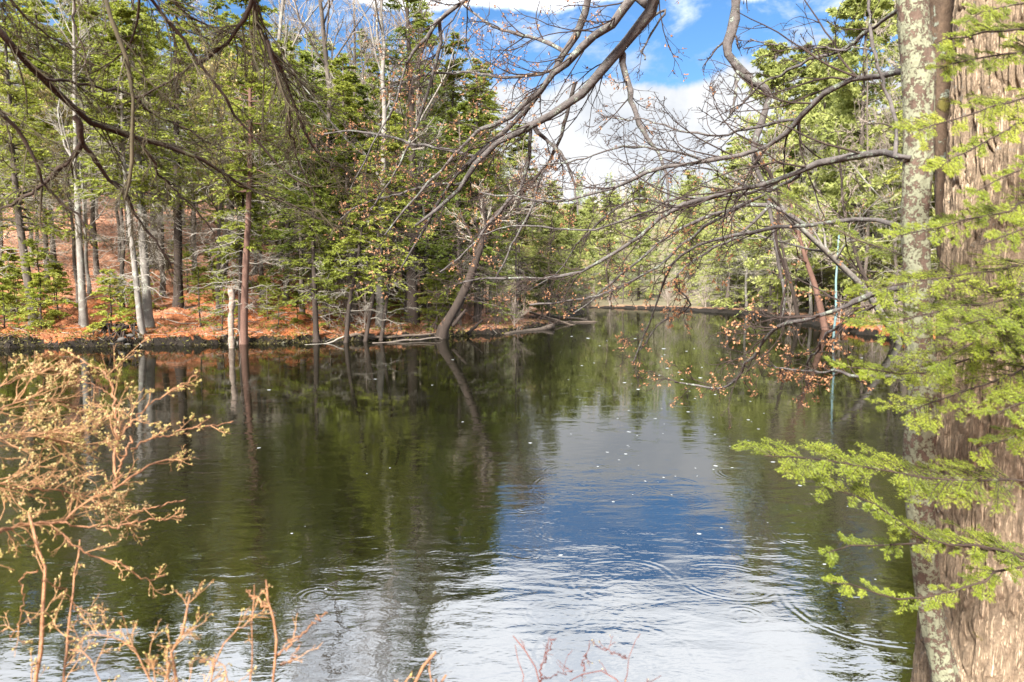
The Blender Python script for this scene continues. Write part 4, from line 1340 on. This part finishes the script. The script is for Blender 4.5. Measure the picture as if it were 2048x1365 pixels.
    for pts, d0, d1, w0, w1, kw in [
        ([(1826, 142), (1795, 146), (1770, 150), (1700, 164), (1640, 194), (1600, 240), (1560, 275), (1500, 306), (1420, 322), (1350, 330), (1290, 346), (1230, 376), (1150, 396), (1090, 402), (1030, 396), (960, 385)], 2.75, 4.6, 14, 3, dict(n1=34, l1=0.24)),
        ([(1826, 318), (1800, 312), (1770, 308), (1700, 314), (1640, 330), (1580, 350), (1500, 376), (1420, 398), (1350, 416), (1280, 470), (1200, 522), (1150, 546), (1090, 560), (1040, 556), (960, 556), (900, 575)], 2.75, 4.8, 15, 3, dict(n1=38, l1=0.23, buds=M_BUDRED, nb=1, bud=0.014, budp=0.15)),
        ([(1826, 6), (1790, 28), (1745, 60), (1690, 95), (1620, 122), (1560, 150), (1500, 190), (1440, 250)], 2.75, 3.8, 9, 3, dict(n1=14, l1=0.2)),
        ([(1822, 316), (1800, 306), (1796, 280), (1786, 220), (1766, 165), (1748, 105), (1742, 60), (1738, -30), (1730, -120)], 2.72, 3.0, 9, 5, dict(n1=7, l1=0.3, n2=3)),
        ([(1748, 105), (1690, 96), (1620, 98), (1560, 90), (1500, 78)], 2.9, 3.5, 4, 2, dict(n1=8, l1=0.3)),
        ([(1600, 350), (1560, 375), (1500, 405), (1430, 440), (1380, 480), (1300, 540), (1230, 580), (1150, 600), (1060, 610)], 3.7, 5.0, 8, 3, dict(n1=16, l1=0.2, buds=M_BUDRED, nb=1, bud=0.018, budp=0.35)),
        ([(1610, 450), (1540, 412), (1480, 410), (1400, 440), (1340, 468), (1280, 520), (1200, 585), (1150, 625)], 4.5, 5.2, 9, 3, dict(n1=13, l1=0.25, buds=M_BUDRED, nb=1, bud=0.018, budp=0.35)),
        ([(1830, 470), (1740, 440), (1640, 450), (1560, 458), (1450, 474), (1360, 512), (1330, 560), (1310, 620), (1265, 730)], 2.85, 5.2, 10, 3, dict(n1=18, l1=0.2, buds=M_BUDRED, nb=1, bud=0.018, budp=0.35)),
        ([(1600, 345), (1500, 385), (1350, 402), (1250, 440), (1150, 462), (1040, 450), (960, 470)], 3.6, 5.4, 6, 2.5, dict(n1=22, l1=0.3)),
        ([(1500, 376), (1420, 330), (1330, 300), (1240, 296), (1160, 320), (1080, 330)], 3.8, 5.2, 6, 2.5, dict(n1=20, l1=0.3)),
        ([(1350, 416), (1300, 400), (1230, 420), (1160, 480), (1120, 540), (1060, 580)], 4.2, 5.4, 5, 2, dict(n1=18, l1=0.32)),
        ([(1600, 240), (1520, 250), (1440, 270), (1360, 262), (1290, 240), (1210, 235)], 3.4, 4.6, 6, 2, dict(n1=18, l1=0.3)),
        # low branch with russet buds over the water
        ([(1830, 575), (1760, 585), (1690, 614), (1620, 634), (1570, 646), (1545, 662), (1520, 692), (1490, 732), (1470, 760), (1430, 780), (1390, 770), (1350, 765)], 2.85, 4.6, 11, 3, dict(n1=20, l1=0.28, buds=M_BUDRED, nb=1, bud=0.018, budp=0.55, n2=5, bias=(-0.3, 0, -0.05), up=0.02)),
        ([(1828, 590), (1740, 612), (1680, 650), (1640, 690), (1620, 722), (1608, 760)], 2.85, 4.0, 8, 3, dict(n1=12, l1=0.32, buds=M_BUDRED, nb=1, bud=0.016, budp=0.5)),
        ([(1830, 760), (1740, 752), (1660, 745), (1590, 742), (1530, 728)], 2.85, 3.8, 8, 3, dict(n1=14, l1=0.22, buds=M_BUDRED, nb=1, bud=0.016, budp=0.6)),
        ([(1540, 412), (1480, 470), (1420, 500), (1350, 560), (1380, 610), (1320, 650), (1280, 700)], 4.6, 5.2, 6, 2.5, dict(n1=14, l1=0.25, buds=M_BUDRED, nb=2, bud=0.018, budp=0.5)),
    ]:
        a = dict(A); a.update(kw)
        limb(slim, pts, d0, d1, w0, w1, **a)


right_trees()


# ------------------------------------------------------------------ hemlock sprays hanging in from the right
def spray(root, pts, d0, d1, w0=6, w1=2, width=0.26, n=34, nl=6, t0=0.1, nrm=(0.05, -0.5, 0.86), needle=0.0105, density=1.0):
    P, r = pxline(pts, d0, d1, w0, w1, 20, 0.004)
    P = P - np.array(root.location)
    nrm = unit(np.array(nrm))
    g = Geo(); g.tubes(P, r, 6)
    plen = np.linalg.norm(np.diff(P, axis=0), axis=1).sum()
    A, Ar = spawn(P, r, int(n * 1.15), width, ang=(0.5, 0.85), K=6, wig=0.05, up=-0.05, t0=t0, rr=0.5, taper=0.55, planar=nrm, rel=False, rmin=0.0012)
    g.tubes(A, Ar, 4)
    B, Br = spawn(A, Ar, nl, 0.5, ang=(0.45, 0.75), K=4, wig=0.06, up=-0.04, t0=0.08, t1=0.98, rr=0.7, taper=0.5, planar=nrm, rmin=0.0008)
    g.tubes(B, Br, 3)
    br = g.build('branch', M_STEMR if w0 < 5 else M_DROOP, root, True)
    c = Geo()
    for Q, m in ((A, 56), (B, 30)):
        p, tn = along(Q, int(m * density), 0.02, 1.0)
        sd = unit(np.cross(tn, nrm)) * RNG.choice([-1, 1], len(p))[:, None]
        dv = unit(tn * 0.55 + sd + RNG.standard_normal((len(p), 3)) * 0.15)
        ln = needle * RNG.uniform(0.6, 1.15, len(p))
        c.leaves(p, dv, unit(nrm + RNG.standard_normal((len(p), 3)) * 0.45), ln, ln * 0.19)
    # needles at the very tips stick forward
    tip = A[:, -1]; tt = unit(A[:, -1] - A[:, -2])
    c.leaves(np.repeat(tip, 4, 0), unit(np.repeat(tt, 4, 0) + RNG.standard_normal((len(tip) * 4, 3)) * 0.3), nrm[None], needle * 1.1, needle * 0.28)
    c.build('needles', M_NEAR, br, False, 'stuff')


def right_hemlock():
    bx, by = 3.1, 2.35
    bz = gz(bx, by)
    root = thing('hemlock_tree', 'bright green hemlock whose feathery sprays hang across the old furrowed trunk', 'tree', (bx, by, bz))
    P, r = trunk_line((0, 0, -0.2), (0.0, 0.0), 9, 0.11, 5)
    g = Geo(); g.tubes(P, r, 12, rough=0.03)
    g.build('trunk', M_BARK, root, True)
    S = [
        ([(2750, -60), (2200, -10), (2060, 10), (1990, 20), (1930, 46)], 2.35, 2.1, 6, 2, 0.2, 24),
        ([(2750, 30), (2150, 50), (1990, 64), (1910, 76), (1868, 88)], 2.35, 2.1, 6, 2, 0.2, 26),
        ([(2750, 150), (2150, 110), (1990, 110), (1930, 122), (1880, 138)], 2.35, 2.15, 6, 2, 0.22, 26),
        ([(2750, 200), (2150, 190), (1990, 214), (1905, 240), (1835, 262)], 2.35, 2.1, 6, 2, 0.24, 30),
        ([(2750, 240), (2150, 240), (2010, 264), (1935, 308), (1880, 335)], 2.35, 2.05, 6, 2, 0.2, 28),
        ([(2750, 300), (2150, 310), (2030, 345), (1950, 385)], 2.35, 2.1, 6, 2, 0.18, 22),
        ([(2750, 380), (2150, 395), (2010, 425), (1900, 450), (1790, 474)], 2.35, 2.1, 6, 2, 0.22, 32),
        ([(2750, 420), (2180, 430), (2060, 452), (1960, 490)], 2.35, 2.1, 6, 2, 0.2, 22),
        ([(2750, 500), (2150, 520), (1985, 542), (1850, 560), (1745, 585)], 2.35, 2.15, 6, 2, 0.26, 42),
        ([(2750, 560), (2150, 575), (2005, 602), (1885, 622), (1775, 650)], 2.35, 2.1, 6, 2, 0.28, 42),
        ([(2750, 600), (2150, 620), (2025, 652), (1945, 690), (1850, 724)], 2.35, 2.0, 6, 2, 0.28, 38),
        ([(2750, 660), (2150, 670), (1990, 702), (1880, 738), (1780, 744), (1692, 734)], 2.4, 2.2, 6, 2, 0.18, 40),
        ([(2750, 720), (2150, 725), (1995, 762), (1885, 800), (1815, 825)], 2.35, 2.1, 6, 2, 0.26, 36),
        ([(2750, 860), (2150, 850), (2010, 880), (1945, 905)], 2.35, 2.2, 5, 2, 0.14, 16),
        ([(2750, 990), (2150, 970), (1990, 958), (1850, 955), (1750, 936), (1640, 916), (1528, 912)], 2.4, 2.05, 7, 2, 0.25, 54),
        ([(2750, 1180), (2150, 1140), (2000, 1098), (1880, 1086), (1790, 1035), (1720, 990), (1650, 975)], 2.4, 2.1, 7, 2, 0.2, 38),
        ([(2750, 1200), (2100, 1120), (1880, 1086), (1780, 1092), (1710, 1086), (1655, 1106)], 2.4, 2.15, 6, 2, 0.13, 22),
        ([(2750, 1120), (2080, 1128), (1960, 1165), (1830, 1196), (1760, 1192), (1705, 1172), (1655, 1166)], 2.4, 2.15, 6, 2, 0.12, 24),
        ([(2750, 620), (2120, 640), (1990, 640), (1900, 660)], 2.35, 1.95, 5, 2, 0.22, 26),
        ([(2750, 790), (2150, 780), (2060, 800), (1990, 830)], 2.35, 2.0, 5, 2, 0.2, 20),
    ]
    for pts, d0, d1, w0, w1, wd, n in S:
        bare = 0.48 if pts[-1][1] < 840 else 0.56
        high = pts[-1][1] < 520
        spray(root, pts, d0, d1, w0, w1, wd * (0.62 if high else 0.9), int(n * 1.4), t0=bare, nrm=(0.1, -0.78, 0.62) if high else (0.05, -0.5, 0.86))
    # thin outer branch with small tufts, crossing in front of the water
    spray(root, [(2750, 640), (2100, 600), (1900, 562), (1840, 522), (1770, 500), (1700, 470), (1640, 440), (1580, 400)], 2.6, 3.3, 6, 2, 0.3, 34, 7, t0=0.6)


right_hemlock()


# ------------------------------------------------------------------ bare conifer branches hanging in at the upper left
def left_hemlock():
    bx, by = -3.6, 2.1
    bz = gz(bx, by)
    root = thing('hemlock_tree', 'half bare hemlock whose dark drooping branches hang across the upper left sky', 'tree', (bx, by, bz))
    P, r = trunk_line((0, 0, -0.3), (0.01, 0.02), 10, 0.16, 6)
    g = Geo(); g.tubes(P, r, 14, rough=0.03)
    g.build('trunk', M_BARK, root, True)
    A = dict(mat_=M_DROOP, twig_mat=M_DROOPT, n2=6, n3=4, minr=0.0012, up=-0.05, ang=(0.4, 0.85), wig=0.12, jit=0.004, curl=0.06)
    for pts, d0, d1, w0, w1, kw in [
        ([(-1270, -430), (-700, -280), (-300, -120), (0, 62), (60, 130), (100, 172), (160, 238), (215, 256), (290, 284), (380, 308), (450, 350), (500, 378), (560, 405), (640, 440)], 2.15, 3.6, 19, 2.5, dict(n1=38, l1=0.16)),
        ([(148, 232), (164, 262), (162, 286), (130, 330), (90, 365), (40, 398), (0, 420), (-60, 440)], 2.6, 2.8, 13, 4, dict(n1=9, l1=0.3)),
        ([(164, 286), (192, 318), (212, 350), (245, 385), (270, 430), (310, 480), (350, 540)], 2.65, 3.0, 11, 2.5, dict(n1=14, l1=0.35)),
        ([(90, 158), (140, 162), (200, 178), (250, 186), (310, 230), (380, 262), (440, 300)], 2.55, 3.2, 7, 2, dict(n1=14, l1=0.3)),
        ([(275, 278), (300, 310), (318, 350), (350, 380), (400, 430), (440, 480)], 2.75, 3.1, 7, 2, dict(n1=10, l1=0.35)),
        # hanging down from a limb above the frame
        ([(150, -500), (185, -80), (210, 0), (240, 70), (258, 140), (264, 190), (266, 290), (262, 360), (250, 400)], 2.2, 2.3, 10, 5, dict(n1=9, l1=0.2, mat_=M_DROOPT)),
        ([(230, -500), (270, -80), (300, 0), (345, 55), (395, 118), (440, 180), (465, 220), (510, 280), (560, 335), (620, 375)], 2.3, 2.8, 9, 3, dict(n1=16, l1=0.25)),
        ([(520, -500), (512, -100), (506, 0), (520, 60), (545, 110), (570, 160), (590, 210), (612, 270), (640, 310), (675, 335)], 2.6, 3.2, 13, 3, dict(n1=26, l1=0.34, bias=(0, 0, -0.3))),
        ([(505, 0), (480, 50), (450, 90), (410, 120), (350, 155), (280, 195), (210, 215)], 2.6, 2.9, 9, 2, dict(n1=18, l1=0.3)),
        ([(535, 80), (560, 170), (580, 230), (585, 280), (600, 330), (632, 390)], 2.65, 2.9, 7, 2, dict(n1=14, l1=0.35, bias=(0, 0, -0.3))),
        ([(130, -200), (138, -60), (142, 0), (155, 60), (170, 120), (180, 150)], 2.2, 2.3, 6, 2, dict(n1=9, l1=0.4)),
        ([(-300, 20), (-100, 100), (0, 220), (45, 270), (80, 340), (100, 380), (150, 425), (190, 480)], 2.3, 2.6, 10, 3, dict(n1=16, l1=0.3)),
        ([(-200, -200), (-40, -60), (30, 10), (80, 60), (130, 90), (190, 130)], 2.2, 2.5, 8, 2, dict(n1=16, l1=0.35)),
        ([(280, -200), (282, -50), (280, 0), (272, 50), (255, 90), (215, 130), (170, 150)], 2.5, 2.7, 7, 2, dict(n1=12, l1=0.35)),
        ([(330, -100), (350, 0), (385, 35), (440, 60), (500, 90), (560, 150)], 2.8, 3.2, 6, 2, dict(n1=14, l1=0.35)),
    ]:
        a = dict(A); a.update(kw)
        if pts[0][1] == -500: a.update(t0=0.42)
        a['n1'] = int(a['n1'] * 1.3)
        limb(root, pts, d0, d1, w0, w1, **a)
    # the limb overhead that carries the hanging ones
    P = np.array([[0, 0, 4.1], [0.9, 0.15, 3.75], [1.8, 0.2, 3.55], [2.5, 0.35, 3.6], [3.2, 0.6, 3.7]])
    P, r = resample(P, np.array([0.07, 0.055, 0.042, 0.03, 0.015]), 20)
    g = Geo(); g.tubes(P, r, 9, rough=0.04)
    g.build('branch', M_DROOP, root, True)


left_hemlock()


# ------------------------------------------------------------------ orange stemmed shrubs on the near bank
def shrub_branch(root, pts, d0, d1, w0, w1, n1, l1, n2=4, n3=3, bias=(0.25, 0, 0.1), bud=0.0075, nb=2, mat_=None, tmat=None, budm=None, budp=0.55, up=0.03, minr=0.0007):
    P, r = pxline(pts, d0, d1, w0, w1, 30, 0.003)
    P = P - np.array(root.location)
    g = Geo(); g.tubes(P, r * 0.66 * (1 + 0.12 * RNG.standard_normal(len(r)).clip(-1, 1.5)), 8, rough=0.05)
    br = g.build('stem', mat_ or M_STEM, root, True)
    if not n1: return br
    t = Geo()
    A, Ar = spawn(P, r, n1, l1, ang=(0.4, 1.0), K=7, wig=0.17, up=up, t0=0.45 if pts[0][1] > 1500 else 0.15, rr=0.5, bias=bias, rmin=minr * 1.3, rmax=minr * 2.0, rel=False, taper=0.4, curl=0.05)
    t.tubes(A, Ar, 5)
    B, Br = spawn(A, Ar, n2, 0.5, ang=(0.4, 1.0), K=5, wig=0.2, up=up, t0=0.15, rr=0.65, rmin=minr * 1.2)
    t.tubes(B, Br, 4)
    C, Cr = spawn(B, Br, n3, 0.55, ang=(0.4, 1.0), K=4, wig=0.2, up=up, t0=0.2, rr=0.75, rmin=minr)
    t.tubes(C, Cr, 3)
    t.build('twigs', tmat or M_STEMP, br, False, 'stuff')
    if nb:
        b = Geo()
        for Q, m in ((C, nb), (B, 1)) if nb > 1 else ((C, 1),):
            Q = Q[RNG.uniform(0, 1, len(Q)) < budp]
            if not len(Q): continue
            p, tn = along(Q, m, 0.3, 1.0)
            dv = unit(tn * 0.8 + rand_unit(len(p)) * 0.8)
            sz = bud * RNG.uniform(0.5, 1.0, len(p))
            b.blobs(p + dv * sz[:, None] * 0.7, sz * 0.36, dv)
        if b.n: b.build('buds', budm or M_BUDYEL, br, False, 'stuff')
    return br


def shrubs():
    # big shrub, lower left
    base = np.array([-1.05, 1.25, gz(-1.05, 1.25)])
    root = thing('budding_shrub', 'large orange stemmed shrub with pale yellow buds filling the lower left corner', 'shrub', base)
    def to_ground(px, d):
        return
    S = [
        ([(40, 2230), (62, 1500), (70, 1365), (82, 1260), (84, 1150), (68, 1070), (58, 1030)], 1.45, 1.65, 14, 8, 8, 0.16, {}),
        ([(110, 2230), (122, 1500), (127, 1365), (138, 1250), (150, 1150), (160, 1080)], 1.45, 1.75, 8, 5, 8, 0.16, {}),
        ([(-200, 1160), (-60, 1100), (0, 1062), (20, 1058), (60, 1048), (130, 1044), (165, 1005), (228, 978), (300, 930), (345, 918)], 1.5, 1.95, 14, 5, 26, 0.22, {}),
        ([(230, 978), (232, 900), (230, 830), (226, 775), (190, 735), (130, 700)], 1.8, 2.0, 9, 4, 12, 0.2, dict(nb=4)),
        ([(232, 880), (270, 840), (300, 810), (345, 780), (392, 752)], 1.85, 2.05, 6, 3, 8, 0.14, dict(nb=4)),
        ([(262, 900), (300, 880), (360, 862), (420, 852), (466, 843)], 1.85, 2.1, 6, 3, 8, 0.1, dict(nb=5)),
        ([(160, 760), (220, 790), (232, 830)], 2.0, 1.95, 3, 5, 4, 0.12, dict(nb=5)),
        ([(230, 970), (250, 910), (262, 880)], 1.8, 1.85, 6, 6, 3, 0.14, {}),
        ([(-150, 1010), (-40, 970), (40, 975), (120, 982), (200, 1000), (250, 1030)], 1.6, 1.9, 7, 3, 46, 0.2, {}),
        ([(-150, 900), (-40, 880), (40, 870), (110, 880), (170, 890)], 1.6, 1.9, 7, 3, 44, 0.2, dict(nb=5)),
        ([(-150, 1000), (-60, 880), (0, 820), (60, 800), (120, 805), (180, 830)], 1.6, 2.0, 7, 3, 36, 0.2, dict(nb=5)),
        ([(-150, 840), (-40, 790), (30, 760), (80, 745), (120, 735)], 1.7, 2.0, 5, 2.5, 14, 0.15, dict(nb=5)),
        ([(235, 1060), (260, 1030), (330, 1010), (370, 1000)], 1.75, 1.85, 4, 3, 3, 0.1, dict(nb=1)),
        ([(120, 1045), (220, 1055), (300, 1040), (368, 1034)], 1.7, 1.85, 5, 3, 6, 0.12, dict(nb=1)),
        ([(110, 1060), (180, 1110), (250, 1130), (290, 1160), (330, 1150)], 1.65, 1.8, 5, 3, 8, 0.14, dict(nb=1)),
        ([(84, 1160), (110, 1170), (135, 1190), (155, 1230), (170, 1260)], 1.55, 1.65, 4, 2, 5, 0.12, dict(nb=1)),
        ([(75, 1140), (45, 1160), (45, 1230), (20, 1280)], 1.5, 1.55, 4, 2, 5, 0.12, dict(nb=1)),
    ]
    for pts, d0, d1, w0, w1, n1, l1, kw in S:
        shrub_branch(root, pts, d0, d1, w0, w1, max(2, int(n1 * 0.8)), l1 * (0.8 if pts[-1][0] > 240 else 1.0), **kw)
    # lower shrub in front of it
    base = np.array([-0.62, 1.3, gz(-0.62, 1.3)])
    root = thing('low_shrub', 'low orange twiggy shrub at the water edge beside the large budding shrub', 'shrub', base)
    for pts, d0, d1, w0, w1, n1, l1, kw in [
        ([(330, 2280), (350, 1500), (352, 1365), (356, 1300), (372, 1240), (380, 1190)], 1.35, 1.5, 16, 4, 14, 0.14, {}),
        ([(340, 2230), (320, 1450), (300, 1365), (270, 1300), (235, 1280), (180, 1270)], 1.35, 1.45, 7, 3, 20, 0.13, {}),
        ([(360, 2230), (400, 1480), (420, 1365), (440, 1300), (470, 1260), (505, 1250)], 1.35, 1.5, 7, 3, 16, 0.12, {}),
        ([(350, 2200), (330, 1450), (335, 1365), (340, 1320)], 1.35, 1.4, 7, 4, 12, 0.12, {}),
        ([(220, 2200), (210, 1450), (200, 1365), (180, 1320), (140, 1300)], 1.35, 1.45, 6, 3, 14, 0.12, {}),
        ([(440, 2200), (460, 1450), (460, 1365), (440, 1330), (400, 1320)], 1.35, 1.45, 6, 3, 12, 0.12, {}),
    ]:
        shrub_branch(root, pts, d0, d1, w0, w1, n1, l1, bias=(0.05, 0, 0.25), nb=1, **kw)
    base = np.array([-0.5, 1.3, gz(-0.5, 1.3)])
    root = thing('forked_twig', 'forked brownish twig with two long prongs rising beside the low orange shrub', 'twig', base)
    for pts, w0, w1, n1 in [([(520, 2280), (540, 1500), (545, 1365), (556, 1310), (545, 1250), (538, 1200), (532, 1160)], 10, 5, 3),
                            ([(556, 1310), (590, 1280), (625, 1250), (655, 1226)], 8, 4, 2),
                            ([(560, 1330), (585, 1320), (600, 1290)], 5, 3, 2), ([(500, 2280), (500, 1500), (502, 1365), (506, 1280), (509, 1170)], 6, 3, 3), ([(537, 1215), (510, 1195), (492, 1184)], 5, 3, 1)]:
        shrub_branch(root, pts, 1.4, 1.5, w0, w1, n1, 0.07, 2, 1, bias=(0, 0, 0.3), nb=0, mat_=M_STEM)
    base = np.array([-0.2, 1.3, gz(-0.2, 1.3)])
    root = thing('stub_twig', 'short thick orange twig at the bottom edge left of the two dark red twigs', 'twig', base)
    for pts, w0, w1, n1 in [([(790, 2280), (815, 1500), (826, 1365), (848, 1335), (872, 1304)], 11, 8, 2), ([(840, 2230), (850, 1480), (866, 1365), (862, 1310)], 5, 3, 1), ([(850, 2280), (870, 1450), (880, 1370), (892, 1350)], 9, 6, 1), ([(780, 2230), (800, 1480), (808, 1366), (820, 1352)], 7, 4, 3)]:
        shrub_branch(root, pts, 1.4, 1.45, w0, w1, n1, 0.06, 2, 1, bias=(0, 0, 0.2), nb=1, bud=0.008)
    base = np.array([0.08, 1.5, gz(0.08, 1.5)])
    root = thing('red_twig', 'dark red bare twig forked like a V at the bottom edge', 'twig', base)
    for pts, w0, w1, n1 in [([(1070, 2280), (1075, 1500), (1076, 1375), (1072, 1335), (1050, 1300), (1026, 1272)], 6, 3, 3), ([(1076, 1372), (1090, 1320), (1106, 1280)], 5, 3, 2), ([(1050, 2230), (1048, 1450), (1046, 1365), (1038, 1320), (1030, 1290)], 4, 2, 2), ([(1078, 1360), (1110, 1352), (1146, 1340)], 3, 2, 2)]:
        shrub_branch(root, pts, 1.55, 1.65, w0, w1, n1, 0.08, 2, 1, bias=(0, 0, 0.2), nb=0, mat_=M_STEMR, tmat=M_STEMR)
    base = np.array([0.3, 1.5, gz(0.3, 1.5)])
    root = thing('red_twig', 'dark red budding twig arching along the bottom edge in front of the sky reflection', 'twig', base)
    for pts, w0, w1, n1 in [([(1290, 2280), (1270, 1500), (1245, 1375), (1215, 1350), (1180, 1344), (1140, 1362)], 5, 3, 4), ([(1248, 2230), (1250, 1450), (1252, 1365), (1256, 1320), (1270, 1285)], 4, 2, 6), ([(1168, 1345), (1168, 1320), (1172, 1308)], 3, 2, 2), ([(1254, 1318), (1230, 1305), (1206, 1298)], 3, 2, 3), ([(1330, 2230), (1300, 1450), (1298, 1372), (1322, 1352)], 3, 2, 2)]:
        shrub_branch(root, pts, 1.55, 1.65, w0, w1, n1, 0.06, 2, 1, bias=(0, 0, 0.2), nb=1, bud=0.005, mat_=M_STEMR, tmat=M_STEMR)


shrubs()
